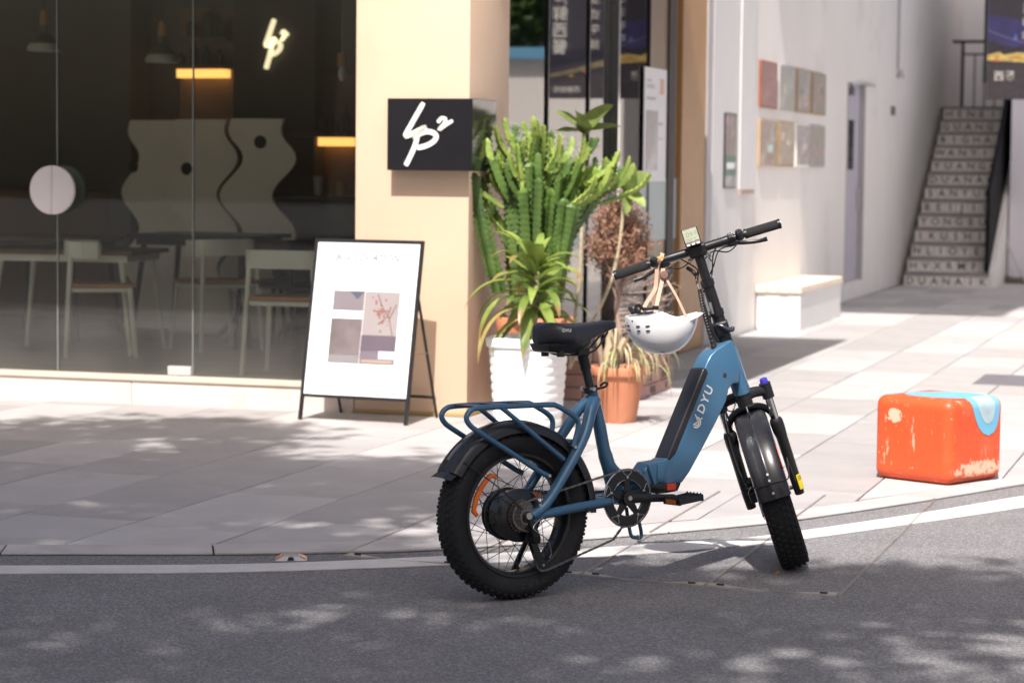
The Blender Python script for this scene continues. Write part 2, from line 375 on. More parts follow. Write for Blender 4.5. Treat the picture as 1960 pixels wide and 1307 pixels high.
# pavers: rows along v, each one a slab; cut along the kerb curve
def clip_poly(poly, a, b):
    """keep the part of poly to the left of a->b"""
    out = []; n = len(poly)
    sd = lambda p: (b[0] - a[0]) * (p[1] - a[1]) - (b[1] - a[1]) * (p[0] - a[0])
    for i in range(n):
        p, q = poly[i], poly[(i + 1) % n]; sp, sq = sd(p), sd(q)
        if sp >= 0: out.append(p)
        if sp * sq < 0:
            t = sp / (sp - sq); out.append((p[0] + (q[0] - p[0]) * t, p[1] + (q[1] - p[1]) * t))
    return out
PW, PL, GAP = 0.5, 0.98, 0.0065
cand = []; full_mesh = MB().bx(-PW / 2 + GAP / 2, PW / 2 - GAP / 2, -PL / 2 + GAP / 2, PL / 2 - GAP / 2, 0.001, PAVZ).mesh('paver', M_PAVER, 0, 0.003, 1)
def in_building(u, v):
    return (u < -0.0 and v > 0.02)
rp = random.Random(11)
for iu in range(-14, 40):
    u0 = 0.03 + iu * PW; off0 = rp.uniform(0, PL)
    for iv in range(-9, 32):
        v0 = iv * PL + off0; uc, vc = u0 + PW / 2, v0 + PL / 2
        if uc < 0.05 and vc > 0.45: continue
        c = W(uc, vc); px, py, zz = pix(c)
        cs = [W(u0 + a, v0 + b) for a, b in ((GAP / 2, GAP / 2), (PW - GAP / 2, GAP / 2), (PW - GAP / 2, PL - GAP / 2), (GAP / 2, PL - GAP / 2))]
        inside = [p.y > yat(jd, max(-11.9, min(19.9, p.x))) + 0.003 for p in cs]
        if not any(inside): continue
        if c.y < 3 or c.y > 40 or abs(c.x) > 14: continue
        cand.append((px, py, zz, u0, v0, all(inside), cs))
vis = [q for q in cand if -140 < q[0] < 2100 and q[1] < 1307 and q[2] > 1]
vis.sort(key=lambda q: q[2]); keep = set(id(q) for q in vis[:300]); rest = MB()
for q in cand:
    px, py, zz, u0, v0, whole, cs = q
    dz = rp.uniform(-0.0022, 0.0); c = W(u0 + PW / 2, v0 + PL / 2)
    if id(q) in keep and whole:
        o = bpy.data.objects.new('paver', full_mesh); link(o, pavement); o.location = (c.x, c.y, dz); o.rotation_euler = (0, 0, -ANG + (math.pi if rp.random() < .5 else 0))
        continue
    poly = [(p.x, p.y) for p in cs]
    if not whole:
        mx_, mn_ = max(p[0] for p in poly), min(p[0] for p in poly)
        for (a, b), (cc, d) in zip(jd, jd[1:]):
            if cc > mn_ - 0.02 and a < mx_ + 0.02 and len(poly) > 2:
                poly = clip_poly(poly, (a, b + 0.004), (cc, d + 0.004))
        if len(poly) < 3: continue
    if id(q) in keep:
        MB().prism(poly, 0.001, PAVZ + dz, axis='z').build('paver', M_PAVER, pavement, smooth=0, bevel=0.0025, seg=1)
    else: rest.prism(poly, 0.001, PAVZ + dz, axis='z')
if rest.v:
    tag(rest.build('distant_pavers', M_PAVER, pavement, smooth=0), kind='stuff')
# the dark slab set into the bright paving on the right
MB().bx(2.36, 3.5, 3.22, 4.02, 0.001, PAVZ + 0.003).build('paver', mat('slate_paver', (0.13, 0.12, 0.135), 0.7, var=0.1), pavement, 0, 0.003, 1, loc=W(0, 0), rot=BROT)
# access covers: steel edged lids that lie partly in the road and partly in the paving
cv = [1.04, 1.487, 1.935, 2.378, 2.825]; vf = [-4.555, -4.60, -4.65, -4.71, -4.745]; vb = [-2.62, -2.55, -2.45, -2.40, -2.38]
lab = ['steel edged access cover in the road, leftmost, left of the rear tyre', 'steel edged access cover in the road partly behind the rear tyre', 'steel edged access cover in the road under the crank and pedal', 'steel edged access cover in the road under the front tyre, rightmost']
ZC = 0.0165
for i in range(4):
    t = empty('access_cover', W(cv[i], vf[i]), BROT, lab[i], 'access cover', 'access covers set into the road edge')
    w = cv[i + 1] - cv[i]; dv = vf[i + 1] - vf[i]; L = vb[i] - vf[i]
    def rail(u, va, vbk):
        mb = MB()
        for q, du in ((0, 0), (1, 0.006)):
            pts = [(u + du, va), (u + du, vbk)]
            vm = va
            while vm < vbk:
                q_ = W(cv[i] + u, vf[i] + vm)
                if q_.y > yat(edd, q_.x): break
                vm += 0.01
            mb.bx(u + du - 0.0016, u + du + 0.0016, va, vm, 0.0005, 0.0052)
            mb.bx(u + du - 0.0016, u + du + 0.0016, vm, vbk, 0.0009, 0.0142)
        return mb.build('edge_strip', M_PLATE, t, smooth=0)
    rail(0.0, 0.0, L)
    if i == 3: rail(w, dv, dv + L + 0.1)
    fr = MB().add([(0, 0, 0), (w, dv, 0), (w, dv + 0.006, 0), (0, 0.006, 0)] + [(0, 0, .0045), (w, dv, .0045), (w, dv + 0.006, .0045), (0, 0.006, .0045)], [(0, 1, 5, 4), (4, 5, 6, 7), (2, 3, 7, 6), (1, 2, 6, 5), (0, 4, 7, 3)])
    fr.build('edge_strip', M_PLATE, t, smooth=0)
    for s0, s1 in ((0.006, 0.155), (w - 0.006, w - 0.155)):
        k = dv / w
        cp_ = MB().prism([(s0, k * s0 + 0.004), (s1, k * s1 + 0.002), (s0, k * s0 + 0.062)], 0.001, 0.0062, axis='z').build('corner_plate', M_PLATE, t, smooth=0)
        sg = 1 if s1 > s0 else -1
        MB().tube([(s0 + sg * 0.03, k * s0 + 0.02, .0066), (s0 + sg * 0.055, k * s0 + 0.0185, .0066)], 0.005, 8, flat=0.25).build('slot', M_DARK, cp_, smooth=0)
# road stud
st = empty('road_stud', (-0.765, 8.385, 0), (0, 0, R(4)), 'small aluminium road stud with orange reflectors on the asphalt', 'road stud'); st.scale = (0.9, 0.9, 0.8)
st_m = mat('cast_aluminium', (0.42, 0.41, 0.42), 0.4, metal=0.5, var=0.1, vscale=40)
bw = [(-.062, -.05), (.062, -.05), (.062, .05), (-.062, .05)]; tp = [(-.03, -.034), (.03, -.034), (.03, .034), (-.03, .034)]
MB().loft([[(a, b, 0.0) for a, b in bw], [(a, b, 0.004) for a, b in bw], [(a, b, 0.021) for a, b in tp]]).build('body', st_m, st, smooth=0, bevel=0.002)
for sx in (-1, 1):
    MB().loft([[(sx * .0555, -.03, .0085), (sx * .0555, .03, .0085), (sx * .0365, .025, .0195), (sx * .0365, -.025, .0195)], [(sx * .0575, -.03, .0095), (sx * .0575, .03, .0095), (sx * .0385, .025, .0205), (sx * .0385, -.025, .0205)]]).build('reflector', mat('amber_reflector', (0.85, 0.26, 0.05), 0.3), st, smooth=0)
MB().tube([(-.0, -.0475, .004), (-.0, -.0405, .015)], [0.014, 0.010], 12).build('recess', M_DARK, st)
# fallen leaf beside the front tyre
MB().add([(0, 0, .003), (.02, .008, .012), (.045, 0, .006), (.02, -.012, .004), (.024, -.002, .014)], [(0, 3, 4), (3, 2, 4), (2, 1, 4), (1, 0, 4)]).build('fallen_leaf', mat('dry_leaf', (0.30, 0.14, 0.05), 0.7), smooth=0, loc=(0.905, 8.16, 0.001), rot=(0, 0, 1.1))
tag(bpy.data.objects['fallen_leaf'], 'dry brown leaf on the asphalt beside the front tyre', 'leaf')

# ------------------------------------------------------------------ cafe building
cafe = empty('cafe_building', W(0, 0), BROT, 'beige cafe with a large dark shop window and pillar at the corner', 'building')
pil = MB().bx(-0.655, 0.0, 0.0, 0.72, 0.0, 3.6).build('pillar', M_BEIGE, cafe, 30, 0.004)
MB().bx(-0.665, 0.006, -0.006, 0.725, 0.012, 0.035).build('skirting', mat('pillar_skirting', (0.36, 0.27, 0.12), 0.6), pil, 30, 0.003)
# plinth below the window
for i in range(5):
    a = -0.66 - i * 1.35
    MB().bx(a - 1.347, a, 0.0, 0.36, 0.0, 0.142).build('plinth_stone', M_SILL, cafe, 0, 0.004)
MB().bx(-7.4, -0.66, -0.012, 0.40, 0.1425, 0.165).build('plinth_cap', M_SILLCAP, cafe, 0, 0.003)
ZF = 0.166
MB().bx(-9.0, -0.01, 0.41, 7.0, 0.05, ZF).build('floor', M_INFLOOR, cafe, 0)
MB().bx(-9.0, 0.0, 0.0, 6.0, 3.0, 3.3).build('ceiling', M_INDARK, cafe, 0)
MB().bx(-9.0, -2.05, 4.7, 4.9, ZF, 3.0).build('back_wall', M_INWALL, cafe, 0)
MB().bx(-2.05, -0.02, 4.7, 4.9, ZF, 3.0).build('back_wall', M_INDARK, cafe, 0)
MB().bx(-9.2, -9.0, 0.0, 4.9, 0.0, 3.3).build('side_wall', M_INWALL, cafe, 0)
MB().bx(-5.9, -3.75, 4.45, 4.695, ZF, 1.16).build('wall_panelling', M_INBROWN, cafe, 0, 0.01)
MB().bx(-4.32, -4.14, 4.35, 4.69, ZF, 3.0).build('column', M_INWALL, cafe, 0)
# front glazing: two door leaves and two fixed panes with open butt joints
panes = [(-4.45, -2.552), (-2.546, -1.698), (-1.690, -0.66)]
gl = []
for a, b in panes:
    p_ = MB().bx(a, b, 0.145, 0.155, ZF, 3.0).build('window_pane', M_GLASS, cafe, 0); gl.append(p_)
MB().bx(-7.4, -4.456, 0.145, 0.155, ZF, 3.0).build('window_pane', M_GLASS, cafe, 0)
gedge = mat('glass_edge', (0.20, 0.23, 0.20), 0.25, var=0.05)
for uu, par in ((-2.549, gl[1]), (-1.694, gl[2])):
    MB().bx(uu - 0.003, uu + 0.003, 0.1425, 0.1575, ZF, 3.0).build('pane_edge', gedge, par, 0)
MB().bx(-1.845, -1.700, 0.128, 0.172, ZF + 0.004, ZF + 0.055).build('patch_fitting', mat('patch_fitting', (0.60, 0.56, 0.56), 0.35, metal=0.4), gl[1], 0, 0.003)
# split round door pulls, outside and inside of the glass
disc = mat('door_disc', (0.62, 0.58, 0.58), 0.4, var=0.03); disc2 = mat('door_disc_inner', (0.22, 0.25, 0.22), 0.5)
def half_disc(sg, v0, v1, r, u0):
    out = [(u0 + sg * 0.0015, 1.215 - r)] + [(u0 + sg * (0.0015 + r * math.cos(a)), 1.215 + r * math.sin(a)) for a in [(-math.pi / 2) + math.pi * k / 24 for k in range(1, 24)]] + [(u0 + sg * 0.0015, 1.215 + r)]
    return MB().prism(out, v0, v1)
for sg, par in ((-1, gl[0]), (1, gl[1])):
    half_disc(sg, 0.075, 0.10, 0.140, -2.549).build('door_pull', disc, par, 30, 0.002)
    half_disc(sg, 0.205, 0.23, 0.140, -2.549).build('door_pull', disc2, par, 30, 0.002)
    for zz in (1.14, 1.29): MB().cyl((-2.549 + sg * 0.05, 0.10, zz), (-2.549 + sg * 0.05, 0.205, zz), 0.009, 8).build('pull_spacer', M_STEEL, par)
# unseen canopy above the window added to keep the sun off the glass
MB().bx(-8.8, -0.74, -1.42, 0.0, 2.78, 2.95).build('shade_canopy', M_BEIGE, cafe, 0, 0.01)
# side of the cafe along the alley: glazing, ochre post, grey trim
side = [(0.725, 1.615), (1.630, 2.545), (2.575, 3.13), (3.19, 4.16)]
for a, b in side:
    p_ = MB().bx(-0.055, -0.043, a, b, 0.05, 3.0).build('window_pane', M_GLASS2, cafe, 0)
    MB().bx(-0.0425, -0.0395, a + .004, b - .004, 0.86, 1.30).build('frosted_film', M_FROST, p_, 0)
MB().bx(-0.06, -0.035, 4.17, 5.03, 0.05, 3.0).build('window_pane', mat('tinted_panel', (0.20, 0.125, 0.06), 0.4, var=0.06, vscale=1.5), cafe, 0)
MB().bx(-0.0345, -0.0315, 4.19, 5.02, 0.86, 1.30).build('frosted_film', M_FROST, cafe, 0)
for vv in (1.6225, 2.56, 4.165): MB().bx(-0.07, -0.03, vv - 0.010, vv + 0.010, 0.05, 3.0).build('mullion', M_BLACK, cafe, 0)
MB().bx(-0.07, 0.01, 3.135, 3.185, 0.05, 3.0).build('door_post', M_CHROME, cafe, 0, 0.006)
MB().bx(-0.45, 0.0, 5.04, 5.84, 0.0, 3.6).build('post', M_OCHRE, cafe, 0, 0.006)
MB().bx(-0.25, 0.010, 5.843, 6.03, 0.0, 3.6).build('trim', M_GREYTRIM, cafe, 0, 0.004)
MB().bx(-0.3, -0.02, 0.722, 5.04, 0.0, 0.05).build('threshold', M_SILL, cafe, 0, 0.003)
MB().bx(-0.08, 1.20, 0.15, 4.85, 2.92, 3.06).build('shade_canopy', M_BEIGE, cafe, 0, 0.01)  # unseen, added to cast the strip of shade beside the cafe
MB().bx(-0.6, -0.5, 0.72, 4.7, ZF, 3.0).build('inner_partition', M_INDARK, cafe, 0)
# ------------------------------------------------------------------ lettering of the sign box
strokes = [[(358, 550), (300, 648), (268, 706), (300, 698), (372, 664)], [(372, 664), (340, 690), (304, 716)], [(330, 700), (318, 750), (292, 808), (270, 850)],
           [(304, 716), (360, 690), (402, 690), (424, 708), (415, 730), (380, 752), (328, 766)], [(432, 644), (448, 624), (468, 626), (466, 645), (438, 678), (470, 655), (506, 634)]]
def glyph(parent, m, sc, org, depth, width, mid=(386, 700), kx=1.0):
    for i, st_ in enumerate(strokes):
        pts = catmull([((p[0] - mid[0]) * sc * kx, 0, -(p[1] - mid[1]) * sc) for p in st_], 4)
        mb = MB().ribbon([(org[0] + p.x, org[1], org[2] + p.z) for p in pts], [width * (0.72 if i == 4 else 1.0) * (1.0 if 0 < k < len(pts) - 1 else 0.8) for k in range(len(pts))], depth, (0, 1, 0))
        mb.build('letter_stroke', m, parent, 0)
sg = empty('sign_box', W(-0.195, -0.1, 1.35), BROT, 'black box sign with white brush lettering on the beige pillar', 'sign')
MB().bx(-0.240, 0.245, 0.0, 0.43, 0.0, 0.388).build('housing', M_BLACKGLOSS, sg, 0, 0.003)
glyph(sg, mat('sign_letter', (0.82, 0.82, 0.76), 0.45, var=0.02), 0.485 / 432.0, (0.0, -0.0035, 0.195), 0.006, 0.027)
# ------------------------------------------------------------------ cafe interior
def chair(name, u, v, rz, label, m, seatm, low=False):
    t = empty(name, W(u, v, ZF), (0, 0, -ANG + rz), label, 'chair', 'chairs inside the cafe')
    for sx in (-1, 1):
        for sy in (-1, 1):
            zt = 0.66 if sy > 0 else 0.44
            MB().tube([(sx * 0.225, sy * 0.215, 0.0), (sx * 0.19, sy * 0.18, zt)], [0.013, 0.018], 8).build('leg', m, t)
    MB().bx(-0.205, 0.205, -0.2, 0.19, 0.405, 0.432).build('seat_frame', m, t, 0, 0.004)
    MB().bx(-0.21, 0.21, -0.205, 0.20, 0.434, 0.458).build('seat', seatm, t, 0, 0.006)
    pts = [(-0.235, 0.02, 0.66), (-0.225, 0.15, 0.665), (-0.14, 0.215, 0.668), (0.14, 0.215, 0.668), (0.225, 0.15, 0.665), (0.235, 0.02, 0.66)]
    c_ = catmull(pts, 4); rings = []
    mb = MB()
    for p in c_:
        rings.append([(p.x, p.y, p.z - 0.05), (p.x * 0.93, p.y - 0.02, p.z - 0.05), (p.x * 0.93, p.y - 0.02, p.z + 0.055), (p.x, p.y, p.z + 0.055)])
    mb.loft(rings).build('backrest', m, t, 0)
    return t
chair('cafe_chair', -1.22, 0.46, math.pi + 0.06, 'cream chair with oak seat close behind the glass, partly hidden by the easel sign', M_CREAM, M_SEAT)
chair('cafe_chair', -2.86, 1.30, R(118), 'cream chair with oak seat turned sideways, left of the glass joint', M_CREAM, M_SEAT)
chair('cafe_chair', -2.40, 2.05, R(232), 'pale chair behind, right of the table, half lost in the dark', M_CREAM, M_SEAT)
chair('cafe_chair', -2.02, 2.25, R(168), 'black chair standing before the wavy screen', M_BLACK, M_BLACK)
def table(u, v, w, d, h, rz, label, topm, legm):
    t = empty('cafe_table', W(u, v, ZF), (0, 0, -ANG + rz), label, 'table', 'tables inside the cafe')
    MB().bx(-w / 2, w / 2, -d / 2, d / 2, h - 0.03, h).build('tabletop', topm, t, 0, 0.004)
    MB().bx(-w / 2 + .05, w / 2 - .05, -d / 2 + .05, d / 2 - .05, h - 0.075, h - 0.031).build('apron', legm, t, 0)
    for sx in (-1, 1):
        for sy in (-1, 1):
            MB().tube([(sx * (w / 2 - 0.02), sy * (d / 2 - 0.03), 0), (sx * (w / 2 - 0.1), sy * (d / 2 - 0.08), h - 0.03)], [0.014, 0.022], 8).build('leg', legm, t)
table(-3.15, 1.55, 1.0, 0.7, 0.66, 0.1, 'cream legged table with dark top at the left of the shop window', M_INBROWN, M_CREAM)
table(-2.65, 2.5, 0.9, 0.7, 0.74, 0.0, 'black table behind the cream chairs', M_BLACK, M_BLACK)
table(-3.9, 2.6, 0.8, 0.7, 0.70, 0.0, 'dark table at the far left inside the shop', M_INBROWN, M_BLACK)
# wavy screens
def wave(u, v, w, label, rz, seed, hole, shade):
    t = empty('wave_screen', W(u, v, ZF), (0, 0, -ANG + rz), label, 'screen', 'wavy screens inside the cafe')
    H = 1.52; L_, R_ = [], []
    amp = 0.085
    for k in range(41):
        z = H * k / 40; a = 2 * math.pi * (z - 0.08) / 0.52
        f = 1.0 if z < H - 0.16 else 0.0
        s_ = math.sin(a) * amp * (1 if z < H - 0.2 else max(0, (H - z) / 0.2))
        R_.append((w / 2 + s_, z)); L_.append((-w / 2 + s_, z))
    out = L_ + R_[::-1]
    n = len(L_); vs = []; fs = []
    mb = MB()
    mb.loft([[(L_[k][0], 0, L_[k][1]), (R_[k][0], 0, R_[k][1]), (R_[k][0], 0.03, R_[k][1]), (L_[k][0], 0.03, L_[k][1])] for k in range(n)]).build('panel', M_WAVE, t, 30)
    MB().cyl((hole[0], -0.004, hole[1]), (hole[0], 0.001, hole[1]), 0.045, 24).build('round_hole', M_DARK, t)
wave(-2.51, 2.98, 0.38, 'right hand wavy beige screen with a round hole near its top', R(5), 1, (0.02, 1.36), 1)
wave(-3.10, 3.35, 0.42, 'middle wavy beige screen with one black round hole', R(-6), 2, (-0.12, 1.17), 1)
wave(-3.64, 3.72, 0.46, 'left wavy beige screen, darkest of the three', R(-14), 3, (-0.20, 1.18), 1)
# pendant lamps
wood = mat('lamp_wood', (0.42, 0.22, 0.09), 0.5, var=0.1, vscale=20)
def pendant(u, v, z, label, sc=1.0):
    t = empty('pendant_lamp', W(u, v, z), BROT, label, 'lamp', 'pendant lamps inside the cafe')
    MB().lathe([(0.025, 0.20), (0.030, 0.15), (0.05, 0.14), (0.10, 0.075), (0.098, 0.07), (0.045, 0.13), (0.0, 0.135)], 28).build('lamp_shade', mat('lamp_shade', (0.10, 0.12, 0.10), 0.4), t)
    MB().lathe([(0.10, 0.074), (0.118, 0.045), (0.118, 0.02), (0.112, 0.02), (0.112, 0.045), (0.095, 0.074)], 28, closed_prof=True).build('glass_rim', mat('lamp_rim', (0.55, 0.56, 0.52), 0.25), t)
    MB().lathe([(0.0, 0.30), (0.022, 0.30), (0.032, 0.20), (0.0, 0.20)], 16).build('lamp_neck', wood, t)
    MB().cyl((0, 0, 0.30), (0, 0, 3.0 - z), 0.004, 6).build('cord', M_BLACK, t)
pendant(-4.02, 2.75, 2.12, 'pendant lamp with pale rim, leftmost inside the shop')
pendant(-3.12, 2.75, 2.04, 'pendant lamp with pale rim, right of the other one')
t = empty('pendant_bulb', W(-1.80, 2.75, 1.93), BROT, 'bare bulb in a wooden holder hanging beside the pillar', 'lamp')
MB().lathe([(0.0, 0.19), (0.034, 0.19), (0.036, 0.10), (0.0, 0.10)], 16).build('bulb_holder', wood, t)
MB().lathe([(0.0, 0.0), (0.018, 0.01), (0.028, 0.04), (0.025, 0.08), (0.015, 0.10)], 16).build('bulb', mat('bulb_glass', (0.7, 0.7, 0.68), 0.15), t)
MB().cyl((0, 0, 0.19), (0, 0, 1.06), 0.004, 6).build('cord', M_GREYTRIM, t)
# bar shelves with lit undersides
def shelf(u0, u1, v, z, label, items):
    t = empty('lit_shelf', W(u0, v, z), BROT, label, 'shelf', 'lit shelves behind the counter')
    MB().bx(0, u1 - u0, 0, 0.22, 0.03, 0.06).build('board', M_INBROWN, t, 0, 0.003)
    MB().bx(0.01, u1 - u0 - 0.01, 0.10, 0.205, -0.035, 0.028).build('light_strip', M_WARM, t, 0)
    MB().bx(-0.02, u1 - u0 + 0.02, 0.224, 0.245, -0.45, 0.5).build('back_panel', mat('bar_back', (0.20, 0.12, 0.07), 0.5, var=0.2), t, 0)
    for k in range(items):
        x = (k + 0.5) * (u1 - u0) / items; h = 0.10 + 0.12 * ((k * 37 % 10) / 10)
        MB().lathe([(0.0, 0.061), (0.032, 0.061), (0.034, 0.061 + h * .6), (0.012, 0.061 + h * .8), (0.012, 0.061 + h), (0.0, 0.061 + h)], 12, Matrix.Translation((x, 0.1, 0))).build('bottle', M_INDARK, t)
shelf(-3.84, -3.42, 4.40, 2.06, 'wall shelf lit warm yellow below, above the wavy screens', 4)
shelf(-2.84, -2.40, 4.40, 1.55, 'lit shelf glowing amber beside the pillar', 5)
t = empty('upper_shelf', W(-3.80, 4.44, 2.30), BROT, 'small dark shelf with jars high on the wall', 'shelf')
MB().bx(0, 0.40, 0, 0.22, 0, 0.03).build('board', M_INWALL, t, 0)
for k, h in ((0.08, .12), (0.22, .2), (0.33, .13)): MB().lathe([(0.0, .031), (.04, .031), (.045, h), (.02, h + .03), (0, h + .03)], 12, Matrix.Translation((k, .1, 0))).build('jar', M_INDARK, t)
t = empty('neon_sign', W(-2.99, 4.40, 2.27), BROT, 'small cream neon lettering glowing in the dark cafe', 'sign')
MB().bx(-0.34, 0.32, 0.03, 0.25, -1.1, 0.75).build('backing', M_INDARK, t, 0)
glyph(t, M_NEON, 0.37 / 300.0, (0, 0.0, 0), 0.02, 0.035, mid=(350, 700), kx=0.62)
t = empty('bar_counter', W(-2.5, 3.9, ZF), BROT, 'dark bar counter beside the wavy screen, behind the pillar', 'counter')
MB().bx(-0.35, 1.9, 0, 0.5, 0, 0.95).build('counter_body', M_INDARK, t, 0, 0.01)
MB().bx(-0.38, 1.93, -0.03, 0.53, 0.952, 0.985).build('counter_top', M_BLACK, t, 0, 0.004)
for k, (x, h, c) in enumerate(((0.05, .14, (.5, .5, .5)), (0.22, .10, (.6, .3, .1)), (.36, .2, (.1, .1, .14)), (.5, .12, (.45, .45, .42)))):
    cu_ = MB().lathe([(0, 0), (.035, 0), (.042, h), (.036, h), (.03, .01), (0, .01)], 14).build('counter_jar', mat('jar%d' % k, c, .3), None, loc=W(-2.5 + x, 3.98, ZF + .986))
    tag(cu_, ['small grey jar on the dark bar counter', 'short amber jar on the dark bar counter', 'tall dark jar on the dark bar counter', 'pale cup on the bar counter next to the pillar'][k], 'jar', 'jars on the bar counter')

# ------------------------------------------------------------------ white building up the alley
wb = empty('white_building', W(0, 6.04), BROT, 'white rendered building along the alley with a service door', 'building')
def wpt(v): return v - 6.04
WH = 8.9
MB().bx(-0.6, 0.0, wpt(7.05), wpt(12.5), 0, WH).build('wall', M_WHITEW, wb, 0)
MB().bx(-0.6, 0.0, wpt(12.5), wpt(13.65), 2.28, WH).build('wall', M_WHITEW, wb, 0)
MB().bx(-0.6, 0.0, wpt(12.5), wpt(13.65), 0, 0.195).build('wall', M_WHITEW, wb, 0)
MB().bx(-0.6, 0.0, wpt(13.65), wpt(24), 0, WH).build('wall', M_WHITEW, wb, 0)
MB().bx(-0.6, 0.012, wpt(6.04), wpt(7.05), 0, WH).build('pilaster', M_WHITE, wb, 0, 0.004)
MB().bx(0.001, 0.022, wpt(7.052), wpt(7.62), 1.205, WH).build('downpipe_casing', M_WHITE, wb, 0, 0.004)
MB().bx(0.001, 0.030, wpt(7.06), wpt(7.61), 1.17, 1.203).build('casing_foot', mat('rust_foot', (0.42, 0.30, 0.24), 0.7), wb, 0)
door_m = mat('lavender_door', (0.44, 0.42, 0.49), 0.45, var=0.04, vscale=2)
dr = MB().bx(-0.09, -0.045, wpt(12.53), wpt(13.62), 0.2, 2.275).build('door', door_m, wb, 0, 0.004)
MB().bx(-0.044, -0.04, wpt(12.86), wpt(13.22), 1.38, 1.9).build('door_window', mat('door_glass', (0.05, 0.05, 0.06), 0.1), dr, 0)
MB().bx(-0.044, -0.025, wpt(13.50), wpt(13.60), 0.95, 1.18).build('handle_plate', M_STEEL, dr, 0, 0.003)
MB().tube([(-0.03, wpt(13.55), 1.07), (0.03, wpt(13.55), 1.07), (0.035, wpt(13.42), 1.07)], 0.009, 8).build('handle', M_STEEL, dr)
MB().bx(-0.044, 0.02, wpt(12.58), wpt(12.85), 2.15, 2.24).build('door_closer', M_BLACK, dr, 0, 0.005)
MB().tube([(0.0, wpt(12.8), 2.25), (0.03, wpt(13.2), 2.285), (0.04, wpt(14.1), 2.30)], 0.014, 8).build('closer_arm', M_STEEL, dr)
for a, b in ((12.5, 12.53), (13.62, 13.65)): MB().bx(-0.1, 0.012, wpt(a), wpt(b), 0.196, 2.279).build('door_frame', M_GREYTRIM, wb, 0)
# unseen slab added high above the alley to shade the stairs and ground
MB().bx(-0.4, 2.55, wpt(4.4), wpt(18.6), 9.0, 9.4).build('shade_slab', M_WHITEW, wb, 0)
wb_lamp = empty('wall_socket', W(0.0, 15.65, 2.06), BROT, 'small dark socket box on the white wall', 'socket')
MB().bx(0.001, 0.04, -0.06, 0.06, -0.05, 0.05).build('box', mat('socket_grey', (0.16, 0.15, 0.15), 0.6), wb_lamp, 0, 0.005)
MB().bx(0.041, 0.046, -0.04, 0.04, -0.03, 0.03).build('cover_plate', M_GREYTRIM, wb_lamp, 0, 0.002)
cb = empty('wall_conduit', W(0.0, 16.0, 2.45), BROT, 'grey conduit pipe running down the white wall near the stairs', 'pipe')
MB().cyl((0.016, 0, 0.1), (0.016, 0, 3.0), 0.014, 10).build('pipe', M_GREYTRIM, cb)
MB().lathe([(0, 0.10), (0.02, 0.10), (0.045, 0.02), (0.045, 0.0), (0, 0.0)], 14, Matrix.Translation((0.046, 0, 0))).build('end_cap', M_GREYTRIM, cb)
# framed posters
tones = [((0.24, 0.095, 0.07), (0.30, 0.15, 0.11)), ((0.28, 0.27, 0.23), (0.42, 0.40, 0.35)), ((0.27, 0.25, 0.22), (0.45, 0.40, 0.33)), ((0.25, 0.21, 0.16), (0.33, 0.28, 0.22)),
         ((0.28, 0.20, 0.14), (0.48, 0.50, 0.50)), ((0.32, 0.25, 0.17), (0.5, 0.42, 0.36)), ((0.34, 0.30, 0.26), (0.58, 0.55, 0.5)), ((0.30, 0.26, 0.21), (0.40, 0.36, 0.30))]
names = ['red brown framed poster, top left of the eight on the white wall', 'grey green framed poster, second in the top row', 'grey framed poster, third in the top row', 'brown framed poster, top right of the eight',
         'tan framed poster with orange spot, bottom left of the eight', 'framed poster with ochre left edge, second in the bottom row', 'pale framed poster, third in the bottom row', 'plain taupe framed poster, bottom right of the eight']
vs_ = [(7.86, 8.60), (8.70, 9.45), (9.55, 10.22), (10.33, 11.08)]
gold = mat('brass_frame', (0.36, 0.23, 0.10), 0.5, metal=0.2)
def art_mat(name, c1, c2, sc):
    m = mat(name, c1, 0.35, var=0.2, vscale=sc, stain=(sc * 0.8, c2, 0.50, 0.85)); return m
for k in range(8):
    v0, v1 = vs_[k % 4]; z0, z1 = ((1.90, 2.30) if k < 4 else (1.40, 1.80))
    t = empty('framed_poster', W(0.0, v0, z0), BROT, names[k], 'poster', 'framed posters on the white wall')
    w_, h_ = v1 - v0, z1 - z0
    fm = [mat('red_frame', (0.30, 0.10, 0.06), 0.5), M_GREYTRIM, gold, gold, mat('tan_frame', (0.45, 0.30, 0.18), 0.4), gold, M_CREAM, M_GREYTRIM][k]
    MB().bx(0.001, 0.022, 0, w_, 0, h_).build('frame', fm, t, 0, 0.003)
    MB().bx(0.0225, 0.026, 0.02, w_ - 0.015, 0.02, h_ - 0.015).build('print', art_mat('print%d' % k, *tones[k], 7 + k), t, 0)
    # printed blocks
    rr_ = random.Random(50 + k)
    for q in range(3):
        a = rr_.uniform(0.08, w_ - 0.35); b = rr_.uniform(0.05, h_ - 0.16); ww, hh = rr_.uniform(.12, .26), rr_.uniform(.02, .09)
        c = [tones[k][q % 2][z_] * rr_.uniform(.7, 1.25) for z_ in range(3)] if q else [tones[k][1][0] * 1.2, tones[k][1][1], tones[k][1][2]]
        MB().bx(0.0262, 0.027 + q * 0.0003, a, a + ww, b, b + hh).build('printed_block', mat('pb%d_%d' % (k, q), c, 0.4, var=.3, vscale=15), t, 0)
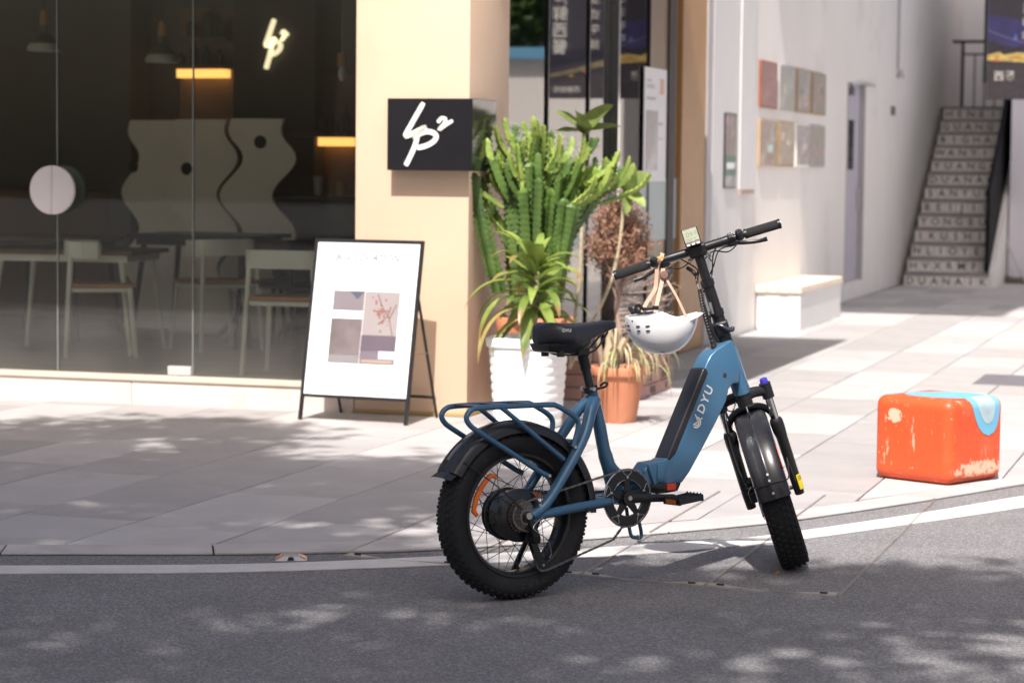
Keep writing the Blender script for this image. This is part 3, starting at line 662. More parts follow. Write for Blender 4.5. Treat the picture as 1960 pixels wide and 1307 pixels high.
# narrow poster on the pilaster
t = empty('narrow_poster', W(0.012, 6.45, 1.22), BROT, 'narrow dark poster with a green lower half on the white pilaster', 'poster')
MB().bx(0.001, 0.012, 0, 0.45, 0, 0.60).build('board', M_BLACK, t, 0, 0.002)
MB().bx(0.0122, 0.015, 0.015, 0.435, 0.26, 0.585).build('upper_print', art_mat('np1', (0.16, 0.11, 0.10), (0.45, 0.36, 0.33), 8), t, 0)
MB().bx(0.0122, 0.015, 0.015, 0.435, 0.10, 0.259).build('green_band', mat('np2', (0.03, 0.12, 0.08), 0.4), t, 0)
MB().bx(0.0151, 0.017, 0.07, 0.36, 0.155, 0.205).build('white_label', M_PAPER, t, 0)
MB().bx(0.0122, 0.015, 0.015, 0.435, 0.015, 0.099).build('lower_print', art_mat('np3', (0.22, 0.22, 0.24), (0.45, 0.45, 0.47), 9), t, 0)
# white paper poster hanging in the side window
t = empty('hanging_poster', W(-0.028, 3.98, 1.28), BROT, 'tall white paper poster hung inside the side window', 'poster')
MB().bx(0.0, 0.004, 0, 0.66, 0, 0.80).build('sheet', M_PAPER, t, 0)
MB().bx(0.0042, 0.006, 0.06, 0.40, 0.08, 0.50).build('photo_print', art_mat('hp', (0.30, 0.27, 0.28), (0.55, 0.53, 0.53), 6), t, 0)
for q, (a, b, z_, h_, c) in enumerate(((.07, .2, .70, .018, .55), (.07, .30, .655, .03, .58), (.07, .33, .575, .02, .45), (.46, .58, .62, .11, .6), (.43, .55, .40, .02, .5), (.43, .58, .30, .012, .55), (.05, .22, .03, .04, .6))):
    cc = (0.7, 0.42, 0.32) if q == 3 else (c, c, c)
    MB().bx(0.0042, 0.0058, a, b, z_, z_ + h_).build('printed_line', mat('hpl%d' % q, cc, .6), t, 0)
# bench
bn = empty('bench', W(0.012, 7.86), BROT, 'white box bench with a plank top against the white wall', 'bench')
MB().bx(0.0, 0.375, 0.03, 2.12, PAVZ, 0.325).build('box_base', M_WHITE, bn, 0, 0.004)
plank = mat('bench_plank', (0.72, 0.60, 0.48), 0.6, var=0.12, vscale=9, rnd=.06, bump=.1)
for k in range(4):
    MB().bx(-0.005 + k * 0.099, 0.090 + k * 0.099, 0.0 + 0.006 * (k % 2), 2.15, 0.327, 0.385).build('plank', plank, bn, 0, 0.006)

# ------------------------------------------------------------------ stairs with lettered risers
rows = ['DUANAIK', 'HVXRMFE', 'NLIOYEN', 'IKUSHIDA', 'YONGBUU', 'BEIJILON', 'SANYUNI', 'DUANAQU', 'YUANGOU', 'WANYIYU', 'BIGHAIO', 'GUANGJU', 'HENEIKU']
tile_m = mat('riser_tile', (0.72, 0.69, 0.65), 0.45, var=0.06, vscale=9, rnd=0.06, stain=(8, (0.38, 0.34, 0.31), 0.58, 0.5))
ink = mat('letter_ink', (0.06, 0.055, 0.06), 0.5)
tread_m = mat('stair_tread', (0.26, 0.235, 0.225), 0.7, var=0.15, vscale=8)
strs = empty('staircase', W(0.08, 16.4), BROT, 'staircase with black capital letters on every white tiled riser', 'staircase')
RH, TD, SW = 0.1708, 0.285, 1.0
lz = W(0, 16.4).z
for k, row in enumerate(rows):
    y0 = k * TD; z0 = k * RH
    MB().bx(0.0, SW, y0 + 0.012, 13 * TD + 0.3, z0 - (0.0 if k == 0 else 0.03), z0 + RH - 0.032).build('step', tread_m, strs, 0)
    MB().bx(0.0, SW, y0 - 0.018, y0 + TD + 0.02, z0 + RH - 0.031, z0 + RH).build('tread', tread_m, strs, 0, 0.005)
    n = len(row); tw = SW / 7.0
    for j in range(7):
        tl = MB().bx(j * tw + 0.003, (j + 1) * tw - 0.003, y0, y0 + 0.0115, z0 + 0.003, z0 + RH - 0.034).build('riser_tile', tile_m, strs, 0)
        text_ob('letter', row[j], 0.125, ink, tl, basis((j * tw + tw / 2, y0 - 0.001, z0 + 0.068), (1, 0, 0), (0, 0, 1), (0, -1, 0)), 0.0006, bold=0.002)
# white stringer on the open side and solid black balustrade
MB().prism([(SW + 0.001, 0)] * 0 + [(-0.02, 0.0), (13 * TD, 0.0), (13 * TD, 13 * RH + 0.02), (13 * TD - 0.3, 13 * RH + 0.02), (-0.02, RH + 0.04)], 0, 0.06, Matrix(((0, 1, 0, SW + 0.002), (1, 0, 0, 0), (0, 0, 1, 0), (0, 0, 0, 1)))).build('stringer', M_WHITE, strs, 0)
hr = MB()
hr.prism([(-0.02, 0.19), (0.10, 0.21), (4.4, 2.36), (4.4, 3.5), (2.0, 2.35), (-0.02, 1.15)], 0, 0.05, Matrix(((0, 1, 0, SW - 0.055), (1, 0, 0, 0), (0, 0, 1, 0), (0, 0, 0, 1))))
hr.build('balustrade', mat('matt_black', (0.012, 0.012, 0.014), 0.7, spec=0.08), strs, 0, 0.004)
# landing and its railing, wall behind
ld = empty('stair_landing', W(-0.2, 16.4 + 13 * TD), BROT, 'grey landing slab at the head of the lettered stairs', 'landing')
MB().bx(0, 2.6, 0, 2.2, 13 * RH - 0.18, 13 * RH).build('slab', mat('landing_slab', (0.24, 0.23, 0.24), .7), ld, 0)
rl = empty('landing_railing', W(0.20, 16.4 + 13 * TD + 0.35, 13 * RH), BROT, 'black metal railing on the landing above the stairs', 'railing')
MB().bx(-0.10, 0.75, -0.03, 0.03, 0.86, 0.90).build('top_rail', M_BLACK, rl, 0, 0.004)
MB().bx(0.06, 0.72, -0.015, 0.015, 0.70, 0.725).build('mid_rail', M_BLACK, rl, 0)
MB().bx(0.02, 0.06, -0.02, 0.02, 0.0, 0.86).build('post', M_BLACK, rl, 0)
for x in (0.20, 0.335, 0.47, 0.60): MB().bx(x - .009, x + .009, -.009, .009, 0.0, 0.7).build('baluster', M_BLACK, rl, 0)
bwall = tag(MB().bx(-0.3, 2.4, 0, 0.3, 0, 7).build('rear_wall', mat('pale_wall', (0.88, 0.87, 0.90), 0.7, var=0.03), None, 0, loc=W(0, 22.4), rot=BROT), 'pale rear wall above the landing railing', 'wall')
ps = MB().bx(0, 0.10, 0, 0.004, 0, 0.30).build('blue_notice', mat('blue_notice', (0.16, 0.20, 0.48), .5, stain=(9, (.5, .52, .7), .52, .7)), None, 0, loc=W(0.30, 22.39, 2.62), rot=BROT)
tag(ps, 'small blue notice on the rear wall behind the landing railing', 'notice')
rw = tag(MB().bx(0, 0.3, 0, 4.6, 0, 5).build('stair_side_wall', mat('lavender_wall', (0.62, 0.61, 0.68), 0.7, var=0.03), None, 0, loc=W(1.16, 17.8), rot=BROT), 'lavender wall rising to the right of the stairs', 'wall')
rw2 = tag(MB().bx(0, 2.6, 0, 0.25, 0, 5).build('alley_end_wall', bpy.data.materials['lavender_wall'], None, 0, loc=W(1.465, 17.8), rot=BROT), 'lavender wall closing the alley, right of the staircase', 'wall')
db = tag(MB().tube([(0, 0, 0.02), (0.03, 0.02, 0.06), (0.12, 0, 0.04), (0.25, 0.03, 0.05), (0.34, 0, 0.02)], [0.03, 0.06, 0.045, 0.05, 0.02], 8).build('debris_pile', mat('debris', (0.12, 0.11, 0.10), .8, bump=.5), None, loc=W(1.15, 17.6)), 'dark debris on the ground at the foot of the alley end wall', 'debris')
ppp = tag(MB().cyl((0, 0, 0.02), (-0.22, 0.14, 0.50), 0.012, 8).build('leaning_stick', M_GREYTRIM, None, loc=W(1.42, 17.45)), 'thin stick leaning on the wall right of the stairs', 'stick')
# hanging night scene banner
bnr = empty('hanging_banner', W(1.575, 11.0, 2.06), BROT, 'dark printed banner with a lit night bridge hung over the alley', 'banner')
BWD, BHT = 1.15, 1.75
sky_m = mat('banner_dark', (0.055, 0.05, 0.065), 0.4, var=0.15, vscale=4)
MB().bx(0, BWD, 0, 0.02, 0, BHT).build('cloth', sky_m, bnr, 0)
MB().bx(-0.035, -0.003, 0.0, 0.04, 0.16, BHT).build('pole', M_BLACK, bnr, 0, 0.004)
def flat(name, pts, m, d=0.0006): return MB().prism(pts, -d - 0.0012, -d).build(name, m, bnr, 0)
flat('printed_sky', [(0, .55), (.42, .45), (.42, .73), (0, .80)], mat('b_sky', (0.06, 0.055, 0.17), .4, var=.3, vscale=5))
flat('printed_sky', [(.421, .44), (BWD, .30), (BWD, .42), (.421, .58)], mat('b_sky2', (0.032, 0.031, 0.050), .4, var=.3, vscale=5))
flat('printed_bank', [(0, .42), (.12, .45), (.35, .44), (.42, .42), (.42, .34), (.35, .35), (0, .37)], mat('b_lights', (0.85, 0.62, 0.22), .4, var=.4, vscale=16, stain=(14, (.35, .30, .05), .5, .8)), 0.002)
flat('printed_bank', [(.421, .40), (.6, .37), (.8, .31), (BWD, .235), (BWD, .20), (.8, .265), (.421, .35)], mat('b_lights2', (0.24, 0.20, 0.12), .4, var=.4, vscale=16, stain=(12, (.12, .10, .05), .48, .9)), 0.002)
flat('printed_roof', [(.02, .53), (.15, .42), (.27, .44), (.36, .50), (.36, .52), (.2, .46), (.05, .56)], mat('b_roof', (0.05, 0.045, 0.05), .4), 0.003)
wht = mat('b_white', (0.80, 0.78, 0.72), .4)
for k in range(16):
    x = 0.01 + k * 0.028; z = .66 - .155 * (x / .45) ** .8
    MB().cyl((x, -0.0035, z), (x, -0.006, z), 0.0045, 6).build('bridge_light', wht, bnr)
flat('printed_tower', [(.245, .55), (.275, .55), (.27, .62), (.25, .62)], mat('b_tower', (0.05, 0.10, 0.45), .4), 0.004)
flat('printed_tower_tip', [(.262, .56), (.267, .56), (.267, .60), (.262, .60)], wht, 0.006)
for k, (a, z) in enumerate(((.06, .36), (.24, .385), (.31, .37), (.5, .33), (.7, .26), (.85, .22))):
    flat('printed_boat', [(a, z), (a + .05, z - .005), (a + .045, z + .018), (a + .01, z + .02)], mat('b_boat%d' % k, (.75 - .1 * (k % 3), .18 + .1 * k % .4, .08), .4), 0.005)
flat('printed_ground', [(0, .005), (BWD, .005), (BWD, .12), (.35, .33), (0, .345)], mat('b_ground', (0.075, 0.066, 0.075), .4, var=.3, vscale=30), 0.0008)
def btxt(s_, x, z, size, **k): text_ob('banner_lettering', s_, size, wht, bnr, basis((x, -0.0045, z), (1, 0, 0), (0, 0, 1), (0, -1, 0)), 0.0005, **k)
btxt('西餐', 0.165, 0.215, 0.10, bold=0.0015)
btxt('西餐咖啡', 0.92, 0.085, 0.07)
for k, ch in enumerate('海鲜西餐'): btxt(ch, 1.0, 1.0 - k * 0.165, 0.165, bold=0.001)
for k, ch in enumerate('法式牛排'): btxt(ch, 0.64, 0.98 - k * 0.15, 0.11)
for k, ch in enumerate('红酒咖啡'): btxt(ch, 0.37, 0.98 - k * 0.13, 0.10)
btxt('C-ONE', 0.93, 1.16, 0.11, bold=.001)
# ------------------------------------------------------------------ bicycle
M_BLUE = mat('frame_blue', (0.048, 0.138, 0.240), 0.33, metal=0.2, var=0.07, vscale=9, coat=0.4)
M_TYRE = mat('tyre_rubber', (0.013, 0.013, 0.0145), 0.75, var=0.25, vscale=14, bump=0.15, bscale=160, spec=0.35, stain=(16, (0.034, 0.032, 0.031), 0.56, 0.5))
M_BLK = mat('satin_black', (0.010, 0.010, 0.0115), 0.36, var=0.12, vscale=12)
M_PLAST = mat('black_plastic', (0.013, 0.013, 0.015), 0.22, var=0.12, vscale=8, rvar=0.1)
M_BATT = mat('battery_case', (0.015, 0.015, 0.019), 0.30, var=0.1, vscale=10, rvar=0.06)
M_FEND = mat('fender_plastic', (0.018, 0.018, 0.021), 0.30, var=0.15, vscale=7, rvar=0.12, stain=(20, (0.045, 0.042, 0.04), 0.58, 0.5))
M_SADL = mat('saddle_vinyl', (0.014, 0.014, 0.020), 0.45, var=0.1, vscale=10, bump=0.12, bscale=300)
M_GRIP = mat('grip_rubber', (0.020, 0.020, 0.021), 0.8, var=0.2, vscale=60, bump=0.9, bscale=420)
M_ORANGE = mat('orange_reflector', (0.90, 0.17, 0.015), 0.25, var=0.12, vscale=30)
M_REDREF = mat('red_reflector', (0.55, 0.04, 0.02), 0.3)
M_SILVER = mat('silver_print', (0.70, 0.68, 0.64), 0.35, metal=0.4, var=0.06)
M_YELL = mat('yellow_sticker', (0.80, 0.62, 0.03), 0.5, var=0.05, vscale=20)
M_CABLE = mat('cable_black', (0.018, 0.018, 0.018), 0.45)
M_CHAIN = mat('chain_steel', (0.20, 0.18, 0.17), 0.4, metal=0.8, var=0.2, vscale=60)
BX, BY, YAW, LEAN, STEER, WB, HA, WR = 0.0162, 7.6756, R(33.42), R(-2.9), R(53.87), 1.118, R(69.42), 0.268
bike = empty('electric_bicycle', (BX, BY, 0.0), (LEAN, 0, YAW), 'blue fat tyre electric bicycle parked at the edge of the road', 'bicycle')
BIKE_M = Matrix.Translation((BX, BY, 0)) @ Matrix.Rotation(YAW, 4, 'Z') @ Matrix.Rotation(LEAN, 4, 'X')
axv = Vector((-math.cos(HA), 0, math.sin(HA))); pev = Vector((math.sin(HA), 0, math.cos(HA)))
A0 = Vector((WB, 0, WR)) - pev * 0.04
SR = Matrix.Rotation(STEER, 3, axv)
sp_, sy_, sa_ = SR @ pev, SR @ Vector((0, 1, 0)), axv
MS = basis(A0, sp_, sy_, sa_)                       # steering frame: x forward, y left, z up the steerer
def wheel(name, centre_m, rear):
    w = empty(name, (0, 0, 0)); w.parent = bike; w.matrix_local = centre_m
    # carcass
    prof = [(0.196, -0.034), (0.205, -0.040), (0.218, -0.048), (0.235, -0.052), (0.249, -0.049), (0.259, -0.040), (0.2635, -0.025), (0.265, 0.0),
            (0.2635, 0.025), (0.259, 0.040), (0.249, 0.049), (0.235, 0.052), (0.218, 0.048), (0.205, 0.040), (0.196, 0.034), (0.205, 0.0)]
    mb = MB().lathe(prof, 72, axis='y', closed_prof=True)
    # tread blocks
    n = 62
    for i in range(n):
        for row, (yy, rad, wd, ln, hh, tilt, ph) in enumerate(((-0.043, 0.2555, 0.012, 0.013, 0.010, -0.85, 0), (-0.030, 0.2625, 0.013, 0.011, 0.009, -0.45, .5), (-0.012, 0.2655, 0.014, 0.012, 0.0085, -0.1, 0),
                                                     (0.012, 0.2655, 0.014, 0.012, 0.0085, 0.1, .5), (0.030, 0.2625, 0.013, 0.011, 0.009, 0.45, 0), (0.043, 0.2555, 0.012, 0.013, 0.010, 0.85, .5))):
            a = 2 * math.pi * (i + ph) / n
            M_ = Matrix.Rotation(-a, 4, 'Y') @ Matrix.Translation((rad, yy, 0)) @ Matrix.Rotation(tilt, 4, 'Z')
            x0, y0, z0 = hh / 2, wd / 2, ln / 2
            vsb = [(-x0, -y0, -z0), (-x0, y0, -z0), (-x0, y0, z0), (-x0, -y0, z0), (x0, -y0 * .7, -z0 * .7), (x0, y0 * .7, -z0 * .7), (x0, y0 * .7, z0 * .7), (x0, -y0 * .7, z0 * .7)]
            mb.add(vsb, [(4, 5, 6, 7), (0, 1, 5, 4), (1, 2, 6, 5), (2, 3, 7, 6), (3, 0, 4, 7)], M_)
    ty = mb.build('tyre', M_TYRE, w, 35)
    for a0 in ((-0.95,) if rear else ()):
        s = 'CHAO YANG'
        for k, ch in enumerate(s):
            if ch == ' ': continue
            a = R(-62) + R(7.0) * (k - 4); r = 0.2265
            p = Vector((r * math.cos(a), -0.0525, r * math.sin(a)))
            text_ob('tyre_lettering', ch, 0.022, mat('tyre_letter', (0.045, 0.044, 0.044), .6) if 'tyre_letter' not in bpy.data.materials else bpy.data.materials['tyre_letter'], ty,
                    basis(p, (-math.sin(a), 0, math.cos(a)), (-math.cos(a), 0.0, -math.sin(a)), (0, -1, 0)), 0.0005)
    rim = MB().lathe([(0.2, -0.037), (0.198, -0.0395), (0.190, -0.0385), (0.183, -0.030), (0.181, 0.0), (0.183, 0.030), (0.190, 0.0385), (0.198, 0.0395), (0.2, 0.037), (0.195, 0.0)], 64, axis='y', closed_prof=True).build('rim', M_BLK, w, 40)
    hubr = 0.088 if rear else 0.022; fl = 0.034 if rear else 0.035
    for i in range(36):
        sd = -1 if i % 2 else 1; a = 2 * math.pi * i / 36; off = R(38 if rear else 58) * (1 if (i // 2) % 2 else -1)
        h = Vector((hubr * math.cos(a + off), sd * fl, hubr * math.sin(a + off))); r_ = Vector((0.183 * math.cos(a), sd * 0.008, 0.183 * math.sin(a)))
        MB().cyl(h, r_, 0.0012, 5).build('spoke', M_BLK, w)
    MB().cyl((0.18, 0.004, 0.0), (0.142, 0.004, 0.0), 0.0038, 8, Matrix.Rotation(R(84), 4, 'Y')).build('valve', M_BLK, w)
    if rear:
        MB().lathe([(0.0, -0.052), (0.03, -0.052), (0.036, -0.046), (0.072, -0.043), (0.080, -0.038), (0.086, -0.036), (0.086, -0.031), (0.079, -0.029), (0.079, 0.029), (0.086, 0.031), (0.086, 0.037), (0.078, 0.042), (0.03, 0.05), (0.0, 0.05)], 48, axis='y').build('hub_motor', M_PLAST, w, 30)
        for k in range(7):
            rr = 0.052 - 0.0042 * k; y = -0.053 - 0.0048 * k
            pr = []
            nt_ = 26 - 2 * k
            for i in range(nt_ * 2): a = math.pi * i / nt_; q = rr + (0.0022 if i % 2 else -0.0022); pr.append((q * math.cos(a), q * math.sin(a)))
            MB().prism(pr, y, y + 0.002).build('sprocket', M_CHAIN, w, 0)
        MB().cyl((0, -0.06, 0), (0, -0.088, 0), 0.016, 14).build('lock_ring', M_BLK, w)
        # spoke reflector
        arc = [Vector((0.158 * math.cos(a), -0.012, 0.158 * math.sin(a))) for a in [R(118) + R(60) * k / 10 for k in range(11)]]
        arc2 = [p * (1.0 if 0 < i < 10 else 0.9) for i, p in enumerate(arc)]
        MB().ribbon(arc2, [0.010] + [0.017] * 9 + [0.010], 0.009, (0, 1, 0)).build('spoke_reflector', M_ORANGE, w, 30, 0.002)
    else:
        MB().lathe([(0.0, -0.055), (0.016, -0.055), (0.016, -0.04), (0.024, -0.038), (0.024, -0.032), (0.017, -0.028), (0.017, 0.028), (0.024, 0.032), (0.024, 0.038), (0.016, 0.04), (0.016, 0.06), (0.0, 0.06)], 24, axis='y').build('hub', M_BLK, w, 30)
    # brake disc on the left side
    yb = 0.062 if rear else 0.056
    MB().lathe([(0.068, yb - 0.001), (0.08, yb - 0.001), (0.08, yb + 0.001), (0.068, yb + 0.001)], 48, axis='y', closed_prof=True).build('brake_disc', M_STEEL, w)
    for k in range(5): MB().tube([(0.02 * math.cos(k * 1.2566), yb, 0.02 * math.sin(k * 1.2566)), (0.07 * math.cos(k * 1.2566 + .5), yb, 0.07 * math.sin(k * 1.2566 + .5))], 0.004, 6).build('disc_arm', M_STEEL, w)
    return w
rw_ = wheel('rear_wheel', Matrix.Translation((0, 0, WR)), True)
fw_ = wheel('front_wheel', MS @ Matrix.Translation((0.04, 0, 0)), False)

# frame ---------------------------------------------------------------
fr = MB()
fr.tube(catmull([(0.314, 0, 0.662), (0.325, 0, 0.621), (0.341, 0, 0.56), (0.362, 0, 0.456), (0.385, 0, 0.385), (0.408, 0, 0.305)], 4), [0.0195] * 5 + [0.020] * 4 + [0.0215] * 4 + [0.024] * 4 + [0.027] * 3 + [0.028], 18)
for s in (-1, 1):
    pts = catmull([(0.318, s * 0.012, 0.622), (0.287, s * 0.034, 0.588), (0.238, s * 0.062, 0.508), (0.160, s * 0.072, 0.402), (0.078, s * 0.074, 0.302), (0.022, s * 0.075, 0.268)], 5)
    fr.tube(pts, [0.0195 - 0.0055 * k / (len(pts) - 1) for k in range(len(pts))], 14, flat=1.15)
    pts = catmull([(0.02, s * 0.075, 0.262), (0.06, s * 0.074, 0.268), (0.20, s * 0.070, 0.282), (0.324, s * 0.060, 0.290), (0.39, s * 0.034, 0.296)], 4)
    fr.tube(pts, [0.012] * 4 + [0.0155] * 12 + [0.017], 12, flat=0.62)
    fr.prism([(-0.022, 0.262), (-0.012, 0.285), (0.03, 0.29), (0.07, 0.292), (0.07, 0.262), (0.03, 0.245), (-0.008, 0.242)], s * 0.071, s * 0.079)
fr.cyl((0.225, -0.058, 0.490), (0.225, 0.058, 0.490), 0.0085, 10)
fr.cyl((0.335, -0.045, 0.291), (0.335, 0.045, 0.291), 0.012, 10)
fr.cyl((0.409, -0.038, 0.298), (0.409, 0.038, 0.298), 0.026, 22)
fr.tube(catmull([(0.372, 0, 0.43), (0.395, 0, 0.384), (0.438, 0, 0.355), (0.49, 0, 0.352), (0.545, 0, 0.362)], 4), [0.020, .021, .022, .024, .025, .026, .027, .028, .029, .03, .031, .032, .033, .034, .035, .036, .037], 16, flat=0.9)
fr.tube(catmull([(0.409, 0, 0.298), (0.46, 0, 0.325), (0.54, 0, 0.345)], 4), [.026, .027, .028, .029, .030, .031, .032, .033, .034], 14)
frame = fr.build('frame', M_BLUE, bike, 50)
body = [(0.500, 0.335), (0.560, 0.322), (0.600, 0.330), (0.655, 0.330), (0.687, 0.363), (0.748, 0.446), (0.800, 0.520), (0.848, 0.594), (0.862, 0.640), (0.880, 0.652), (0.905, 0.652), (0.912, 0.700), (0.897, 0.760), (0.880, 0.800),
        (0.868, 0.800), (0.846, 0.788), (0.812, 0.772), (0.785, 0.752), (0.768, 0.728), (0.752, 0.698), (0.700, 0.604), (0.640, 0.492), (0.604, 0.420), (0.575, 0.408), (0.520, 0.405), (0.498, 0.380)]
dt = MB().prism(body, -0.036, 0.036).build('down_tube', M_BLUE, bike, 50, 0.020, 4)
MB().tube([A0 + axv * 0.388, A0 + axv * 0.40, A0 + axv * 0.47, A0 + axv * 0.545, A0 + axv * 0.553], [0.030, 0.031, 0.029, 0.0285, 0.026], 26).build('head_tube', M_BLUE, bike, 40)
MB().tube([(0.840, -0.0363, 0.676), (0.843, -0.0363, 0.690)], 0.006, 12, flat=0.2, nrm=(1, 0, 0)).build('cable_port', M_DARK, dt)
MB().cyl((0.842, -0.028, 0.682), (0.842, -0.0375, 0.682), 0.0075, 14).build('cable_port', M_DARK, dt)
bt = MB().prism([(0.592, 0.414), (0.600, 0.402), (0.630, 0.425), (0.775, 0.692), (0.764, 0.712), (0.750, 0.708)], -0.0372, 0.0372).build('battery', M_BATT, bike, 45, 0.011, 4)
bm_ = MB().prism([(0.500, 0.334), (0.545, 0.300), (0.592, 0.300), (0.636, 0.304), (0.652, 0.332), (0.56, 0.338)], -0.0385, 0.0385).build('motor_cover', M_PLAST, bike, 45, 0.006, 2)
MB().bx(0.588, 0.625, -0.0425, -0.038, 0.309, 0.332).build('side_reflector', M_REDREF, bm_, 0, 0.002)
hg = MB().prism([(0.548, 0.34), (0.585, 0.338), (0.588, 0.398), (0.55, 0.402)], -0.0425, -0.030).build('hinge', M_BLUE, bike, 40, 0.005, 2)
MB().tube([(0.512, -0.040, 0.40), (0.525, -0.044, 0.36), (0.535, -0.044, 0.335)], 0.006, 10).build('hinge_lever', M_BLUE, bike)
# lettering on the down tube: runs up along the tube
td = Vector((0.762 - 0.70, 0, 0.65 - 0.535)).normalized(); tn = Vector((-td.z, 0, td.x))
tx, ty_ = td, tn
def on_tube(s, n_): return Vector((0.757, -0.0368, 0.590)) + td * s + tn * n_
text_ob('lettering', 'DYU', 0.043, M_SILVER, dt, basis(on_tube(0.012, 0.006), td, tn, (0, -1, 0)), 0.0005, space=1.25, bold=0.0008)
lg = MB()
for rr, a0, a1 in ((0.0175, -3.3, 0.6), (0.0105, -3.1, 0.5)):
    lg.ribbon([on_tube(-0.072, 0.006) + td * (rr * math.cos(a)) + tn * (rr * math.sin(a)) for a in [a0 + (a1 - a0) * k / 14 for k in range(15)]], 0.0050, 0.001, (0, 1, 0))
lg.ribbon([on_tube(-0.086, 0.014), on_tube(-0.066, 0.0), on_tube(-0.048, -0.010)], 0.004, 0.001, (0, 1, 0)).ribbon([on_tube(-0.066, 0.001), on_tube(-0.05, 0.022)], 0.0045, 0.001, (0, 1, 0))
lg.build('emblem', M_SILVER, dt, 0)

# seat -------------------------------------------------------------------
sd0, sd1 = Vector((0.314, 0, 0.650)), Vector((0.2785, 0, 0.785)); sdir = (sd1 - sd0).normalized()
sp2 = MB().cyl(sd0, sd1, 0.0148, 16).build('seat_post', M_BLK, bike)
for k in range(8): MB().tube([sd0 + sdir * (0.075 + k * 0.006), sd0 + sdir * (0.079 + k * 0.006)], 0.0185, 14).build('bellows_ring', M_BLK, sp2)
cl = MB().cyl(sd0 - sdir * 0.001, sd0 + sdir * 0.018, 0.0245, 20).build('seat_clamp', M_BLK, bike)
MB().tube(catmull([(0.30, -0.028, 0.658), (0.325, -0.034, 0.660), (0.350, -0.030, 0.664), (0.366, -0.020, 0.672), (0.360, -0.012, 0.676), (0.340, -0.018, 0.668)], 3), 0.0042, 8).build('clamp_lever', M_BLK, cl)
MB().cyl((0.302, -0.036, 0.658), (0.302, 0.036, 0.658), 0.007, 10).build('clamp_bolt', M_STEEL, cl)
sad = MB(); rings = []
for k in range(29):
    t_ = k / 28; x = 0.100 + 0.312 * t_
    wv = 0.093 * (math.sin(min(1, t_ * 4.2 + .12) * math.pi / 2)) if t_ < 0.30 else 0.093 + (0.030 - 0.093) * ((t_ - 0.30) / 0.5 if t_ < 0.8 else 1) ** 0.85
    if t_ > 0.9: wv *= math.sqrt(max(0.02, 1 - ((t_ - 0.9) / 0.1) ** 2 * 0.9))
    zt = 0.884 - 0.010 * math.sin(t_ * math.pi) + (0.0 if t_ < .85 else -0.010 * ((t_ - .85) / .15) ** 2)
    if t_ < 0.12: zt -= 0.03 * (1 - t_ / 0.12) ** 2
    dp = (0.076 if t_ < 0.45 else 0.076 + (0.040 - 0.076) * (t_ - .45) / .4 if t_ < .85 else 0.040 - 0.018 * (t_ - .85) / .15)
    if t_ < 0.08: dp *= 0.6 + 0.4 * t_ / 0.08
    ring = []
    for j in range(24):
        a = 2 * math.pi * j / 24; cs, sn = math.cos(a), math.sin(a)
        yy = wv * math.copysign(abs(cs) ** 0.75, cs); zz = (zt - dp / 2) + dp / 2 * math.copysign(abs(sn) ** 0.6, sn)
        if sn > 0: zz -= 0.006 * (1 - min(1, abs(yy) / max(wv * .35, 1e-4))) if t_ > .05 else 0
        ring.append((x, yy, zz))
    rings.append(ring)
sadd = sad.loft(rings).build('saddle', M_SADL, bike, 60)
MB().loft([[(0.112, -.062, .812), (0.112, .062, .812), (0.120, .05, .785), (0.120, -.05, .785)], [(0.20, -.075, .815), (0.20, .075, .815), (0.20, .055, .775), (0.20, -.055, .775)], [(0.29, -.05, .822), (0.29, .05, .822), (0.29, .03, .79), (0.29, -.03, .79)]]).build('saddle_base', M_PLAST, sadd, 40, 0.006)
for s in (-1, 1):
    MB().tube(catmull([(0.150, s * .035, .800), (0.19, s * .03, .775), (0.26, s * .022, .772), (0.32, s * .022, .786), (0.375, s * .014, .842)], 4), 0.0036, 8).build('saddle_rail', M_BLK, sadd)
    MB().cyl((0.165, s * .045, .768), (0.165, s * .045, .80), 0.013, 12).build('saddle_spring', M_BLK, sadd)
MB().box((0.268, 0, 0.782), (0.05, 0.06, 0.03)).build('saddle_clamp', M_BLK, sadd, 0, 0.006)
text_ob('saddle_lettering', 'DYU', 0.015, M_SILVER, sadd, basis((0.158, -0.0925, 0.853), (0.975, -0.22, 0), (0, 0.1, 1), (-0.22, -0.975, 0.1)), 0.0008)

# rear rack ------------------------------------------------------------
rk = empty('rear_rack', (0, 0, 0)); rk.parent = bike
for s in (-1, 1):
    y = s * 0.074
    pts = catmull([(0.088, y, 0.392), (0.055, y, 0.408), (-0.07, y, 0.484), (-0.165, y, 0.541), (-0.203, y, 0.567), (-0.216, y, 0.592), (-0.200, y, 0.613), (-0.165, y, 0.620), (-0.05, y, 0.620), (0.095, y, 0.618), (0.130, y, 0.612), (0.185, y, 0.582), (0.208, y, 0.560), (0.207, y * .98, 0.528), (0.190, y * .95, 0.478)], 5)
    MB().tube(pts, 0.0088, 12).build('side_rail', M_BLUE, rk)
    MB().tube([(-0.085, y, 0.617), (-0.065, y, 0.603), (0.150, y, 0.440)], 0.0082, 10).build('strut', M_BLUE, rk)
for k, x in enumerate((-0.155, -0.06, 0.045)):
    MB().box((x, 0, 0.624), (0.034, 0.158, 0.004)).build('slat', mat('rack_slat', (0.03, 0.05, 0.09), .4) if k == 0 else bpy.data.materials['rack_slat'], rk, 0, 0.001)
